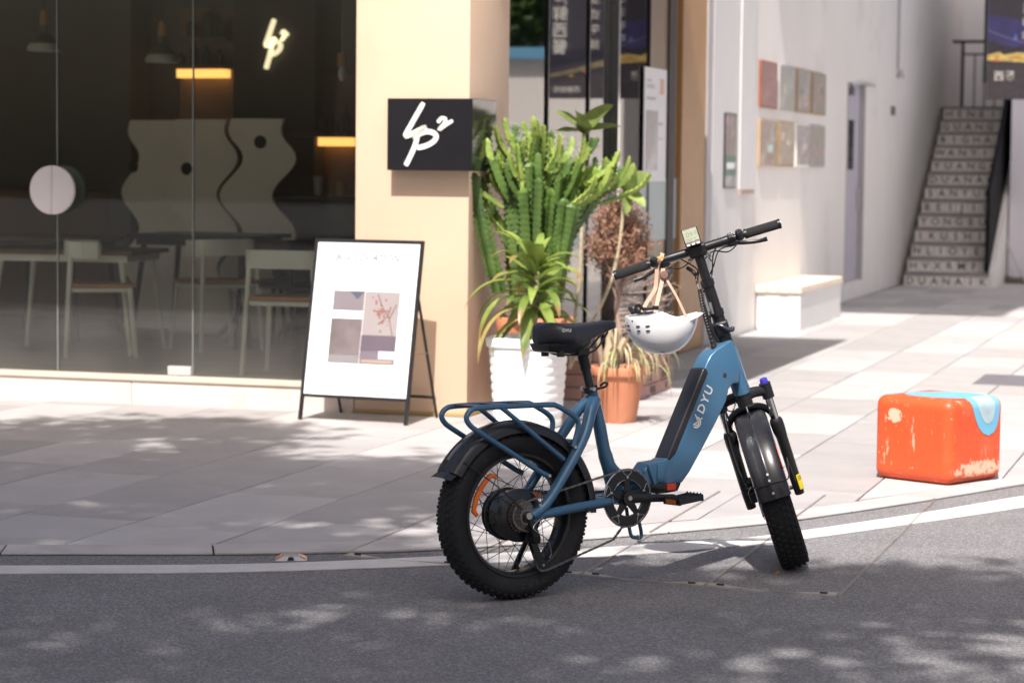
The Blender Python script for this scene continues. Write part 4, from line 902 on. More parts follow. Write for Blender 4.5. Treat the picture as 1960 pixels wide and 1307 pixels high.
# fenders -----------------------------------------------------------
def fender(parent_m, a0, a1, r, name):
    prof = [(r - 0.036, -0.0575), (r - 0.026, -0.0565), (r - 0.012, -0.0545), (r - 0.003, -0.044), (r, -0.026), (r + 0.0005, -0.008), (r + 0.0035, -0.004), (r + 0.0035, 0.004), (r + 0.0005, 0.008), (r, 0.026), (r - 0.003, 0.044), (r - 0.012, 0.0545), (r - 0.026, 0.0565), (r - 0.036, 0.0575),
            (r - 0.036, 0.0555), (r - 0.0275, 0.054), (r - 0.0145, 0.052), (r - 0.006, 0.0425), (r - 0.003, 0.025), (r - 0.003, 0.0), (r - 0.003, -0.025), (r - 0.006, -0.0425), (r - 0.0145, -0.052), (r - 0.0275, -0.054), (r - 0.036, -0.0555)]
    o = MB().lathe(prof, 48, axis='y', closed_prof=True, arc=(a0, a1)).build(name, M_FEND, bike, 50, mw=parent_m); return o
rf = fender(Matrix.Translation((0, 0, WR)), R(-2), R(149), 0.300, 'rear_fender')
fe = [Vector((0.304 * math.cos(R(q)), 0, WR + 0.304 * math.sin(R(q)))) for q in (118, 124, 130, 136, 142)]
MB().ribbon(fe, 0.010, 0.003, (0, 1, 0)).build('fender_trim', M_CHROME, rf, 0).matrix_local = Matrix.Translation((0, 0, -WR))
fl_ = Vector((math.cos(R(149)), 0, math.sin(R(149)))); fd = Vector((-math.sin(R(149)), 0, math.cos(R(149))))
MB().loft([[fl_ * 0.302 + Vector((0, y, 0)) - fl_ * (0.02 * (abs(y) / .055) ** 3) for y in (-.056, -.03, 0, .03, .056, .03, 0, -.03)],
           [fl_ * 0.318 + fd * 0.03 + Vector((0, y * 1.12, 0)) - fl_ * (0.018 * (abs(y) / .055) ** 3) for y in (-.056, -.03, 0, .03, .056, .03, 0, -.03)]], caps=False).build('mud_flap', M_PLAST, rf, 0)
for s in (-1, 1):
    MB().tube(catmull([Vector((0.285 * math.cos(R(140)), s * .057, 0.285 * math.sin(R(140)))), Vector((-0.10, s * .068, 0.10)), Vector((0.0, s * .078, 0.01))], 4), 0.0022, 6).build('fender_stay', M_BLK, rf)
FM = MS @ Matrix.Translation((0.04, 0, 0))
ff = fender(FM, R(62), R(166), 0.303, 'front_fender')
fb = [Vector((0.3085 * math.cos(R(q)), 0, 0.3085 * math.sin(R(q)))) for q in (92, 98, 104)]
MB().ribbon([(0.0, 0, 0.37)] + fb, 0.014, 0.004, (0, 1, 0)).build('fender_bracket', M_CHROME, ff, 0)
for q in (150, 154, 162): MB().cyl(Vector((0.305 * math.cos(R(q)), 0, 0.305 * math.sin(R(q)))), Vector((0.313 * math.cos(R(q)), 0, 0.313 * math.sin(R(q)))), 0.0045, 10).build('rivet', M_STEEL, ff)
wp = [Vector((0.308 * math.cos(R(156)), y, 0.308 * math.sin(R(156)))) for y in (-0.05, -0.02, 0.02, 0.05)]
st_pts = [Vector((-0.20, -0.078, 0.17)), Vector((-0.26, -0.066, 0.125))] + [p * (1.0 if abs(p.y) < .04 else 0.985) for p in wp] + [Vector((-0.255, 0.066, 0.125)), Vector((-0.03, 0.085, 0.03))]
MB().tube(catmull(st_pts, 4), 0.0022, 6).build('fender_stay', M_BLK, ff)
MB().tube([(-0.20, -0.078, 0.17), (-0.03, -0.085, 0.03)], 0.0022, 6).build('fender_stay', M_BLK, ff)
MB().ribbon([Vector((0.292 * math.cos(R(q)), -0.0568, 0.292 * math.sin(R(q)))) for q in (132, 140, 148)], 0.012, 0.003, (0, 1, 0)).build('side_reflector', M_REDREF, ff, 0)

# fork -------------------------------------------------------------------
fk = empty('fork', (0, 0, 0)); fk.parent = bike; fk.matrix_local = MS
cr = MB()
cr.tube([(0, 0, 0.345), (0, 0, 0.402)], 0.027, 22)
for s in (-1, 1):
    cr.tube(catmull([(0.0, s * 0.012, 0.375), (0.015, s * 0.04, 0.374), (0.033, s * 0.078, 0.362)], 4), [0.022, .021, .020, .0195, .019, .0185, .018, .018, .018], 12, flat=0.85)
    cr.cyl((0.035, s * 0.083, 0.335), (0.035, s * 0.083, 0.388), 0.0205, 20)
cr.build('crown', M_BLK, fk, 40)
for s in (-1, 1):
    MB().cyl((0.035, s * 0.083, 0.24), (0.035, s * 0.083, 0.336), 0.0148, 20).build('stanchion', M_CHROME, fk)
    lw = MB().tube([(0.035, s * 0.083, 0.258), (0.035, s * 0.083, 0.25), (0.035, s * 0.083, 0.243), (0.035, s * 0.084, 0.215), (0.036, s * 0.0855, 0.185), (0.038, s * 0.087, 0.02), (0.04, s * 0.087, -0.028)], [0.0185, 0.0225, 0.0235, 0.023, 0.0195, 0.0185, 0.0165], 20).build('lower_leg', M_BLK, fk, 40)
    MB().box((0.04, s * 0.079, -0.004), (0.03, 0.016, 0.045)).build('dropout', M_BLK, fk, 0, 0.005)
    MB().lathe([(0.0, 0.406), (0.011, 0.406), (0.0135, 0.401), (0.0145, 0.389), (0.0, 0.389)], 18, Matrix.Translation((0.035, s * 0.083, 0))).build('adjuster_knob', mat('knob_blue', (0.04, 0.03, 0.33), .3) if s < 0 else M_BLK, fk)
    if s < 0:
        MB().lathe([(0.0205, -0.010), (0.0205, 0.045)], 10, Matrix.Translation((0.039, -0.0868, 0.0)), arc=(R(195), R(290))).build('sticker', M_YELL, lw)
        for q in range(3): MB().lathe([(0.0209, 0.036 - q * .006), (0.0209, 0.0385 - q * .006)], 6, Matrix.Translation((0.039, -0.0868, 0.0)), arc=(R(205), R(265))).build('sticker_print', M_DARK, lw)
MB().tube(catmull([(0.050, -0.083, 0.235), (0.066, -0.076, 0.275), (0.070, -0.045, 0.303), (0.070, 0, 0.312), (0.070, 0.045, 0.303), (0.066, 0.076, 0.275), (0.050, 0.083, 0.235)], 4), 0.013, 10, flat=1.2).build('arch', M_BLK, fk)
MB().cyl((0.04, -0.10, 0), (0.04, 0.10, 0), 0.007, 10).build('axle', M_BLK, fk)
clp = MB().box((-0.028, 0.068, 0.062), (0.045, 0.03, 0.07)).build('brake_caliper', M_BLK, fk, 0, 0.008)
MB().cyl((-0.05, 0.05, 0.07), (-0.05, 0.086, 0.07), 0.011, 12).build('adjuster', M_BLK, clp)
MB().box((-0.055, 0.07, 0.038), (0.02, 0.024, 0.04)).build('caliper_arm', M_BLK, clp, 0, 0.004)
for q, (bx_, bz_) in enumerate(((-0.052, .09), (-0.05, .05), (-.045, .03))): MB().cyl((bx_, 0.052, bz_), (bx_ - .012, 0.052, bz_), 0.004, 8).build('bolt', M_STEEL, clp)

# steering column, handlebar ------------------------------------------------
stm = empty('steering_column', (0, 0, 0)); stm.parent = bike; stm.matrix_local = MS
MB().tube([(0, 0, 0.552), (0, 0, 0.565), (0, 0, 0.60), (0, 0, 0.612)], [0.0262, 0.0245, 0.0235, 0.024], 22).build('base', M_BLK, stm, 40)
MB().box((-0.004, 0.0, 0.630), (0.054, 0.052, 0.05)).build('folding_joint', M_BLK, stm, 0, 0.012, 3)
MB().tube([(0, 0, 0.650), (0, 0, 0.70), (0, 0, 0.79)], [0.0215, 0.0205, 0.0195], 20).build('lower_tube', M_BLK, stm)
MB().tube([(0, 0, 0.79), (0, 0, 0.902)], 0.0165, 18).build('upper_tube', M_BLK, stm)
for a, rr in ((0.684, 0.0245), (0.792, 0.0235)): MB().cyl((0, 0, a - 0.009), (0, 0, a + 0.009), rr, 22).build('collar', M_BLK, stm)
MB().tube(catmull([(-0.026, 0.028, 0.690), (-0.032, 0.034, 0.655), (-0.030, 0.032, 0.612), (-0.026, 0.025, 0.592)], 4), [0.006] * 4 + [0.0095] * 6 + [0.006] * 3, 10).build('folding_lever', M_BLK, stm)
MB().tube([(-0.024, 0.012, 0.73), (-0.026, 0.014, 0.69)], 0.0052, 8).build('latch_pin', M_STEEL, stm)
MB().tube(catmull([(-0.026, 0.012, 0.650), (-0.034, -0.004, 0.640), (-0.036, -0.018, 0.626), (-0.032, -0.032, 0.618), (-0.024, -0.036, 0.624)], 4), 0.0075, 10).build('quick_release', mat('polished_dark', (0.10, 0.10, 0.13), .18, metal=.8), stm)
hb_ = empty('handlebar', (0, 0, 0)); hb_.parent = bike; hb_.matrix_local = MS
BA = 0.912
MB().tube(catmull([(-0.012, -0.292, BA + 0.004), (-0.004, -0.16, BA + .002), (0, -0.06, BA), (0, 0.06, BA), (-0.004, 0.16, BA + .002), (-0.012, 0.292, BA + 0.004)], 4), [0.0112] * 6 + [0.0150] * 9 + [0.0112] * 6, 16).build('bar', M_BLK, hb_)
MB().box((0.0, 0, BA - 0.003), (0.044, 0.062, 0.042)).build('stem_clamp', M_BLK, hb_, 0, 0.008, 3)
for s in (-1, 1): MB().cyl((-0.01, s * 0.034, BA - 0.024), (-0.022, s * 0.034, BA - 0.030), 0.005, 8).build('clamp_bolt', M_STEEL, hb_)
for s in (-1, 1):
    prof_pts = [(-0.0046 - (abs(y) - .165) * .057, s * abs(y), BA + 0.002) for y in (0.168, 0.172, 0.21, 0.25, 0.286, 0.289)]
    g = MB().tube(prof_pts, [0.0145, 0.0160, 0.0162, 0.0162, 0.0162, 0.015], 20).build('grip', M_GRIP, hb_)
    for y in (0.170, 0.287): MB().cyl((-0.005 - (y - .165) * .057, s * (y - 0.004), BA + .002), (-0.005 - (y - .165) * .057, s * (y + 0.005), BA + .002), 0.0172, 18).build('grip_ring', M_BLK, g)
    MB().cyl((-0.0125, s * 0.2915, BA + .003), (-0.0127, s * 0.2945, BA + .003), 0.010, 14).build('bar_end', M_STEEL, g)
    # brake lever
    MB().box((0.006, s * 0.118, BA - 0.008), (0.034, 0.034, 0.036)).build('lever_mount', M_BLK, hb_, 0, 0.008)
    lvp = catmull([(0.030, s * 0.098, BA - 0.016), (0.044, s * 0.125, BA - 0.024), (0.050, s * 0.165, BA - 0.038), (0.047, s * 0.205, BA - 0.046), (0.042, s * 0.236, BA - 0.046)], 4)
    lv = MB().tube(lvp, [0.011, .011, .010, .0095, .009, .0085, .008, .0075, .007, .0068, .0066, .0064, .0064, .0066, .007, .0078, .008], 10, flat=0.65).build('brake_lever', M_BLK, hb_)
    MB().tube([(0.035, s * 0.066, BA - 0.018), (0.032, s * 0.10, BA - 0.016)], [0.006, 0.011], 10).build('cable_adjuster', M_STEEL, lv)
    MB().box((-0.006, s * 0.150, BA + 0.006), (0.036, 0.024, 0.036)).build('switch_housing', M_PLAST, hb_, 0, 0.007)
    MB().box((-0.024, s * 0.148, BA + 0.012), (0.010, 0.014, 0.014)).build('switch_button', M_BLK, hb_, 0, 0.003)
MB().box((-0.010, 0.125, BA + 0.013), (0.020, 0.020, 0.010)).build('warning_tag', mat('tag_orange', (0.75, 0.30, 0.05), .4), hb_, 0, 0.002)
MB().box((-0.012, -0.120, BA + 0.016), (0.018, 0.022, 0.016)).build('bell', M_CHROME, hb_, 0, 0.005, 3)
# display
DN = Vector((-0.80, 0, 0.60)).normalized(); DU = Vector((0.60, 0, 0.80)); DM = basis((-0.016, 0.006, BA + 0.050), (0, -1, 0), DU, DN)
ds = MB().box((0, 0, 0), (0.056, 0.066, 0.015)).build('display', M_PLAST, hb_, 0, 0.004, 2, mw=DM)
MB().bx(-0.0245, 0.0245, -0.020, 0.0295, 0.0077, 0.0083).build('screen', mat('lcd', (0.20, 0.225, 0.14), .2, var=.04), ds, 0)
lcd_ink = mat('lcd_ink', (0.03, 0.035, 0.025), .4)
text_ob('screen_digits', '09', 0.024, lcd_ink, ds, Matrix.Translation((-0.004, 0.006, 0.0088)), 0.0001)
text_ob('screen_digits', '.5', 0.014, lcd_ink, ds, Matrix.Translation((0.017, 0.010, 0.0088)), 0.0001)
for q, (a, b, z_) in enumerate(((-.024, .004, .028), (.008, .024, .028), (-.02, .018, -.010), (-.02, .0, -.016), (.006, .022, -.018))): MB().bx(a, b, z_ - .0011, z_ + .0011, 0.0089, 0.0088).build('screen_line', lcd_ink, ds, 0)
for q in range(3): MB().box(((q - 1) * 0.017, -0.031, 0.0085), (0.012, 0.007, 0.003)).build('display_button', mat('btn%d' % q, (0.45, 0.38, 0.28), .4), ds, 0, 0.001)
MB().cyl((-0.004, 0.006, BA + 0.005), (-0.014, 0.006, BA + 0.05), 0.011, 12).build('display_mount', M_BLK, hb_)
# cables
cab = empty('cables', (0, 0, 0)); cab.parent = bike; cab.matrix_local = MS
for pts, rr in (([(0.036, 0.066, BA - 0.018), (0.045, 0.02, BA - 0.075), (0.02, 0.034, BA - 0.10), (-0.015, 0.033, BA - 0.15), (-0.03, 0.035, 0.66), (-0.05, 0.04, 0.54)], 0.0026),
                ([(0.036, -0.066, BA - 0.018), (0.06, -0.045, BA - 0.05), (0.035, -0.02, BA - 0.11), (-0.01, 0.030, BA - 0.16), (-0.035, 0.038, 0.64), (-0.055, 0.045, 0.54)], 0.0026),
                ([(0.02, 0.12, BA - 0.028), (0.06, 0.07, BA - 0.058), (0.06, -0.01, BA - 0.03), (0.03, -0.035, BA - 0.06)], 0.0022),
                ([(0.02, -0.12, BA - 0.028), (0.055, -0.07, BA - 0.038), (0.045, -0.03, BA - 0.09), (0.02, 0.024, BA - 0.14)], 0.0022),
                ([(-0.008, -0.148, BA - 0.012), (0.03, -0.10, BA - 0.046), (0.05, -0.04, BA - 0.035), (0.03, 0.026, BA - 0.10), (-0.024, 0.030, BA - 0.2), (-0.04, 0.036, 0.56)], 0.0022)):
    MB().tube(catmull(pts, 6), rr, 7).build('cable', M_CABLE, cab)
spiral = catmull([(0.02, 0.05, BA - 0.055), (0.0, 0.036, BA - 0.068), (-0.012, 0.030, BA - 0.08)], 14)
MB().tube(spiral, [0.0065 + 0.0012 * math.sin(k * 1.7) for k in range(len(spiral))], 8).build('spiral_wrap', M_CABLE, cab)
spiral = catmull([(-0.018, 0.032, BA - 0.13), (-0.03, 0.04, 0.72), (-0.04, 0.044, 0.64), (-0.056, 0.047, 0.53)], 40)
MB().tube(spiral, [0.0072 + 0.0012 * math.sin(k * 1.3) for k in range(len(spiral))], 8).build('spiral_wrap', M_CABLE, cab)
MB().tube(catmull([(-0.03, 0.03, 0.37), (-0.05, 0.05, 0.35), (0.0, 0.075, 0.345), (-0.0, 0.088, 0.28), (-0.03, 0.09, 0.16), (-0.045, 0.082, 0.09)], 6), 0.0025, 7).build('cable', M_CABLE, cab)

# drivetrain --------------------------------------------------------------
ck = empty('crankset', (0.409, -0.062, 0.298)); ck.parent = bike
rg = MB(); nt_ = 46; pr = []
for i in range(nt_ * 2): a = math.pi * i / nt_; q = 0.0935 + (0.002 if i % 2 else -0.002); pr.append((q * math.cos(a), q * math.sin(a)))
prc = MB()
for i in range(nt_ * 2):
    j = (i + 1) % (nt_ * 2)
    a, b = pr[i], pr[j]; s = 0.072 / 0.0935
    prc.prism([a, b, (b[0] * s, b[1] * s), (a[0] * s, a[1] * s)], 0.004, 0.006)
prc.build('chainring', M_CHAIN, ck, 0)
gd = MB().lathe([(0.058, -0.001), (0.0945, -0.001), (0.0945, 0.0025), (0.058, 0.0025)], 64, axis='y', closed_prof=True).build('chain_guard', M_BLK, ck)
MB().lathe([(0.0946, -0.002), (0.0972, -0.001), (0.0972, 0.0015), (0.0946, 0.0025)], 72, axis='y', closed_prof=True).build('guard_edge', M_STEEL, gd)
for k in range(5):
    a = R(72 * k + 18)
    loop = [(0.0805 + 0.0095 * q[0], q[1]) for q in ((0.9, -.20), (1.1, 0), (0.9, .20), (-.5, .09), (-.9, 0), (-.5, -.09))]
    pts = [Vector((r_ * math.cos(a + t_), -0.0022, r_ * math.sin(a + t_))) for r_, t_ in loop]
    MB().tube(catmull(pts, 4, True), 0.0012, 5, closed=True).build('guard_trim', M_STEEL, gd)
    MB().add([p + Vector((0, 0.0014, 0)) for p in catmull(pts, 4, True)], [tuple(range(24))]).build('guard_slot', M_DARK, gd, 0)
    b = a + R(36)
    pts = [Vector((0.0605 * math.cos(b + t_), -0.002, 0.0605 * math.sin(b + t_))) for t_ in [R(-26) + R(52) * q / 8 for q in range(9)]]
    MB().tube(pts, 0.0011, 5).build('guard_trim', M_STEEL, gd)
    MB().loft([[(0.02 * math.cos(a) - w_ * math.sin(a), y_, 0.02 * math.sin(a) + w_ * math.cos(a)) for w_, y_ in ((-.014, -.002), (.014, -.002), (.014, .006), (-.014, .006))],
               [(0.070 * math.cos(a) - w_ * math.sin(a), y_, 0.070 * math.sin(a) + w_ * math.cos(a)) for w_, y_ in ((-.009, 0), (.009, 0), (.009, .004), (-.009, .004))]]).build('spider_arm', M_BLK, ck, 0, 0.002)
    MB().cyl((0.068 * math.cos(a), -0.0005, 0.068 * math.sin(a)), (0.068 * math.cos(a), -0.0035, 0.068 * math.sin(a)), 0.0042, 10).build('chainring_bolt', M_STEEL, ck)
MB().cyl((0, 0.012, 0), (0, -0.014, 0), 0.024, 20).build('crank_boss', M_BLK, ck, 40)
MB().cyl((0, -0.014, 0), (0, -0.017, 0), 0.008, 12).build('crank_bolt', M_STEEL, ck)
CA = R(-3)
ce = Vector((0.168 * math.cos(CA), -0.026, 0.168 * math.sin(CA)))
MB().tube([(0, -0.006, 0), (0.03, -0.009, 0.03 * math.tan(CA)), (0.10, -0.018, 0.1 * math.tan(CA)), ce, ce * 1.06], [0.020, 0.0165, 0.0135, 0.013, 0.010], 14, flat=0.55, nrm=(0, 0, 1)).build('crank_arm', M_BLK, ck)
ce2 = Vector((-0.168 * math.cos(CA), 0.148, -0.168 * math.sin(CA)))
MB().tube([(0, 0.125, 0), (-0.05, 0.13, 0.05 * math.tan(-CA)), ce2], [0.018, 0.015, 0.013], 12, flat=0.55, nrm=(0, 0, 1)).build('crank_arm', M_BLK, ck)
def pedal(c, s, tilt):
    p = empty('pedal', c + Vector((0, s * 0.055, 0)), (0, tilt, 0)); p.parent = bike
    for sx in (-1, 1):
        MB().box((sx * 0.046, 0, 0), (0.010, 0.092, 0.024)).build('cage_bar', M_BLK, p, 0, 0.004)
        MB().box((sx * 0.0515, 0, 0), (0.003, 0.052, 0.014)).build('reflector', mat('pedal_amber', (0.55, 0.16, 0.03), .3) if 'pedal_amber' not in bpy.data.materials else bpy.data.materials['pedal_amber'], p, 0)
    for sy in (-0.042, -0.014, 0.014, 0.042): MB().box((0, sy, 0), (0.086, 0.006, 0.020)).build('cage_plate', M_BLK, p, 0, 0.002)
    MB().cyl((0, -s * 0.06, 0), (0, s * 0.04, 0), 0.009, 12).build('spindle', M_BLK, p)
    for sx in (-1, 1):
        for q in range(5): MB().cyl((sx * 0.046, -0.036 + q * 0.018, 0.012), (sx * 0.046, -0.036 + q * 0.018, 0.0155), 0.0025, 6).build('pin', M_BLK, p)
bbv = Vector((0.409, -0.062, 0.298))
pedal(bbv + ce, -1, R(-6)); pedal(bbv + ce2, 1, R(4))
# chain
YC = -0.060
path = []
for a in [R(98) - R(200) * k / 26 for k in range(27)]: path.append((0.409 + 0.094 * math.cos(a), 0.298 + 0.094 * math.sin(a)))
path += [(0.35, 0.166), (0.086, 0.090)]
for a in [R(-70), R(-110), R(-150)]: path.append((0.066 + 0.02 * math.cos(a), 0.107 + 0.02 * math.sin(a)))
path += [(0.036, 0.140), (0.046, 0.186)]
for a in [R(-30) + R(130) * k / 6 for k in range(7)]: path.append((0.020 + 0.020 * math.cos(a), 0.196 + 0.020 * math.sin(a)))
for a in [R(250) - R(160) * k / 12 for k in range(13)]: path.append((0.0 + 0.044 * math.cos(a), WR + 0.044 * math.sin(a)))
loopv = [Vector((x_, YC - 0.006 * (1 - min(1, max(0, x_ / .4))), z_)) for x_, z_ in path]
acc = [0.0]
for a, b in zip(loopv, loopv[1:] + loopv[:1]): acc.append(acc[-1] + (b - a).length)
def at_len(s):
    s %= acc[-1]
    for i in range(len(loopv)):
        if acc[i + 1] >= s:
            a, b = loopv[i], loopv[(i + 1) % len(loopv)]; return a + (b - a) * ((s - acc[i]) / max(1e-6, acc[i + 1] - acc[i]))
ch = MB(); nl = int(acc[-1] / 0.0127)
for i in range(nl):
    a, b = at_len(acc[-1] * i / nl), at_len(acc[-1] * (i + 1) / nl); t_, n_, b_ = frame_of(a, b)
    rot = Matrix((t_, Vector((0, 1, 0)), t_.cross(Vector((0, 1, 0))))).transposed(); wd = 0.0072 if i % 2 else 0.0052
    ch.box((a + b) / 2, ((b - a).length * 1.05, wd, 0.0062 if i % 2 else 0.0054), rot=rot)
    ch.cyl(a + Vector((0, -0.004, 0)), a + Vector((0, 0.004, 0)), 0.0034, 6)
ch.build('chain', M_CHAIN, bike, 30)
# derailleur
dl = empty('derailleur', (0, 0, 0)); dl.parent = bike
MB().cyl((-0.002, -0.088, 0.262), (-0.002, -0.062, 0.262), 0.015, 16).build('mount', M_BLK, dl, 30, 0.003)
MB().loft([[(0.0, -0.09, 0.262), (0.024, -0.09, 0.258), (0.024, -0.07, 0.258), (0.0, -0.07, 0.262)], [(0.016, -0.094, 0.205), (0.046, -0.094, 0.200), (0.046, -0.072, 0.200), (0.016, -0.072, 0.205)], [(0.02, -0.088, 0.180), (0.048, -0.088, 0.178), (0.048, -0.066, 0.178), (0.02, -0.066, 0.180)]]).build('body', M_BLK, dl, 0, 0.005)
MB().cyl((0.0, -0.078, 0.27), (0.0, -0.096, 0.27), 0.011, 12).build('axle_nut', M_STEEL, dl)
for y in (-0.071, -0.056): MB().loft([[(0.008, y - .0012, 0.208), (0.034, y - .0012, 0.204), (0.034, y + .0012, 0.204), (0.008, y + .0012, 0.208)], [(0.05, y - .0012, 0.098), (0.078, y - .0012, 0.100), (0.078, y + .0012, 0.100), (0.05, y + .0012, 0.098)]]).build('cage', M_BLK, dl, 0, 0.001)
for x_, z_ in ((0.021, 0.196), (0.066, 0.107)): MB().cyl((x_, -0.067, z_), (x_, -0.060, z_), 0.018, 14).build('pulley', M_BLK, dl)
for x_, z_ in ((0.021, 0.196), (0.066, 0.107)): MB().cyl((x_, -0.0725, z_), (x_, -0.0745, z_), 0.0042, 8).build('bolt', M_STEEL, dl)
MB().tube(catmull([(0.06, -0.082, 0.262), (0.015, -0.095, 0.235), (0.03, -0.10, 0.215), (0.065, -0.098, 0.19), (0.085, -0.09, 0.15), (0.082, -0.085, 0.13)], 6), 0.0016, 6).build('gear_cable', M_STEEL, dl)
MB().tube(catmull([(0.10, -0.078, 0.262), (0.2, -0.074, 0.268), (0.33, -0.07, 0.276), (0.37, -0.05, 0.262)], 5), 0.0022, 6).build('gear_cable', M_CABLE, dl)
for x_ in (0.11, 0.24, 0.32): MB().box((x_, -0.076, 0.27), (0.012, 0.006, 0.014)).build('cable_clip', M_BLK, dl, 0, 0.002)
# guard loop below the bottom bracket, kickstand on the far side
MB().tube(catmull([(0.440, -0.012, 0.262), (0.446, -0.02, 0.19), (0.452, -0.024, 0.166), (0.470, -0.024, 0.160), (0.486, -0.012, 0.160), (0.505, 0.012, 0.152), (0.522, 0.018, 0.160), (0.512, 0.014, 0.20), (0.49, 0.010, 0.262)], 5), 0.0062, 10).build('guard_loop', M_BLUE, bike)
MB().tube([(0.16, 0.078, 0.272), (0.10, 0.16, 0.06), (0.095, 0.175, 0.024)], [0.009, 0.009, 0.011], 10).build('kickstand', M_BLK, bike)
for s in (-1, 1):
    for x_, z_ in ((0.088, 0.392), (0.190, 0.478), (0.05, 0.30)): MB().cyl((x_, s * 0.078, z_), (x_, s * 0.0855, z_), 0.0055, 8).build('bolt', M_STEEL, bike)

# helmet hanging from the left brake lever ------------------------------------------------
M_HELM = mat('helmet_white', (0.80, 0.80, 0.81), 0.28, var=0.01, vscale=5, coat=0.3, rvar=0.03)
M_STRAP = mat('tan_strap', (0.50, 0.325, 0.235), 0.55, var=0.08, vscale=30)
HC = Vector((0.503, 8.145, 0.893))
hm = empty('helmet', HC, (0, 0, R(4)), 'white bicycle helmet with tan straps hanging upside down from the left grip', 'helmet')
LA, LB, LD = 0.124, 0.100, 0.141
def rimz(ph):
    c = math.cos(ph); s_ = abs(math.sin(ph))
    return -0.012 + 0.016 * math.exp(-((c + 0.12) / 0.28) ** 2) * s_ - 0.012 * math.exp(-((c - 0.55) / 0.25) ** 2) * s_ + 0.012 * max(0, c) ** 6 - 0.004 * max(0, -c)
rings = []; NP = 56
def shell(k_in, ks):
    rr = []
    for th in ks:
        ring = []
        for j in range(NP):
            ph = 2 * math.pi * j / NP; st_ = math.sin(th) ** 0.88
            x_ = (LA - k_in) * st_ * math.cos(ph); y_ = (LB - k_in) * st_ * math.sin(ph)
            zt = rimz(ph); z_ = -(LD - k_in) * math.cos(th) + zt * (th / (math.pi / 2)) ** 2.5
            ring.append((x_, y_, z_))
        rr.append(ring)
    return rr
ths = [0.02 + (math.pi / 2 - 0.02) * k / 22 for k in range(23)]
rings = shell(0, ths) + shell(0.004, [math.pi / 2]) + shell(0.018, ths[::-1])
rings[23] = [(x_ * .985, y_ * .985, z_ + 0.003) for x_, y_, z_ in rings[22]]
MB().loft(rings).build('shell', M_HELM, hm, 60)
# peak
pk = []
for j in range(13):
    ph = R(-48) + R(96) * j / 12; st_ = 1.0; e = 0.019 * math.cos(ph / R(48) * math.pi / 2) ** 0.8
    b0 = Vector((LA * math.cos(ph), LB * math.sin(ph), rimz(ph) - 0.006)); o_ = Vector((math.cos(ph), math.sin(ph) * .8, 0)).normalized()
    pk.append([b0 - o_ * 0.006 + Vector((0, 0, -0.003)), b0 + o_ * e + Vector((0, 0, 0.008 * (e / .03))), b0 + o_ * e + Vector((0, 0, 0.012 * (e / .03) + .0008)), b0 - o_ * 0.006 + Vector((0, 0, 0.006))])
MB().loft(pk).build('peak', M_HELM, hm, 60)
blk = mat('vent_black', (0.012, 0.012, 0.013), .6)
def hp(ph, th): st_ = math.sin(th) ** 0.88; return Vector((LA * st_ * math.cos(ph), LB * st_ * math.sin(ph), -LD * math.cos(th) + rimz(ph) * (th / (math.pi / 2)) ** 2.5))
for ph0 in (-118, -136, -161, -176):
    for th0 in (1.33, 1.20):
        n0 = 7; pts = [hp(R(ph0 - 3.6 + 7.2 * q / (n0 - 1)), th0) * 1.003 for q in range(n0)]
        MB().tube(pts, [0.0017] + [0.0026] * (n0 - 2) + [0.0017], 8).build('vent', blk, hm)
for ph0, th0 in ((-148, 1.47), (-33, 1.42)): p_ = hp(R(ph0), th0); MB().cyl(p_ * 0.995, p_ * 1.006, 0.0036, 8).build('rivet', blk, hm)
MB().tube([hp(R(-96), 0.42) * 1.002, hp(R(-80), 0.34) * 1.002], 0.0012, 5).build('logo_line', blk, hm)
# liner and adjuster
MB().tube(catmull([(-0.10, -0.03, 0.0), (-0.106, 0.0, 0.012), (-0.095, 0.035, 0.004), (-0.06, 0.07, -0.005), (-0.02, 0.074, 0.0)], 5), 0.008, 8).build('liner_band', M_BLK, hm)
MB().lathe([(0.006, -.004), (0.016, -.004), (0.018, 0), (0.016, .004), (0.006, .004)], 18, basis((-0.083, -0.050, 0.014), (.8, -.6, 0), (0, 0, 1), (-.6, -.8, 0)), closed_prof=True).build('adjuster_ring', M_BLK, hm)
hk = Vector((0.004, 0.0, 0.128))
def strap(pts, w_, n_=(0, -1, 0.0)): MB().ribbon(catmull(pts, 5), w_, 0.0022, n_).build('strap', M_STRAP, hm, 0)
strap([(0.075, -0.070, -0.012), (0.045, -0.045, 0.055), (0.012, -0.012, 0.118), (0.004, 0.012, 0.165)], 0.0105, (0.6, -0.8, 0))
strap([(-0.030, -0.078, 0.006), (-0.018, -0.045, 0.05), (0.0, -0.014, 0.115), (0.004, 0.008, 0.165)], 0.013)
strap([(-0.072, -0.062, 0.004), (-0.060, -0.052, 0.03), (-0.035, -0.028, 0.065), (-0.022, -0.012, 0.09), (-0.018, -0.006, 0.16)], 0.013)
strap([(-0.02, 0.07, 0.0), (-0.018, 0.045, 0.06), (-0.014, 0.02, 0.12), (-0.012, 0.012, 0.165)], 0.012)
strap([(-0.016, 0.004, 0.15), (-0.012, -0.014, 0.172), (-0.004, -0.016, 0.185), (0.002, 0.01, 0.20)], 0.014)
MB().box((-0.030, -0.073, 0.020), (0.022, 0.006, 0.014)).build('buckle', M_BLK, hm, 0, 0.002)
MB().box((-0.050, -0.068, 0.016), (0.045, 0.006, 0.010)).build('chin_clip', M_BLK, hm, 0, 0.002)
MB().lathe([(0.0, -.006), (0.012, -.005), (0.014, 0), (0.012, .005), (0.0, .006)], 14, basis((0.004, -0.022, 0.128), (1, 0, 0), (0, 0, 1), (0, -1, 0))).build('strap_toggle', mat('toggle', (0.22, 0.13, 0.10), .35), hm)
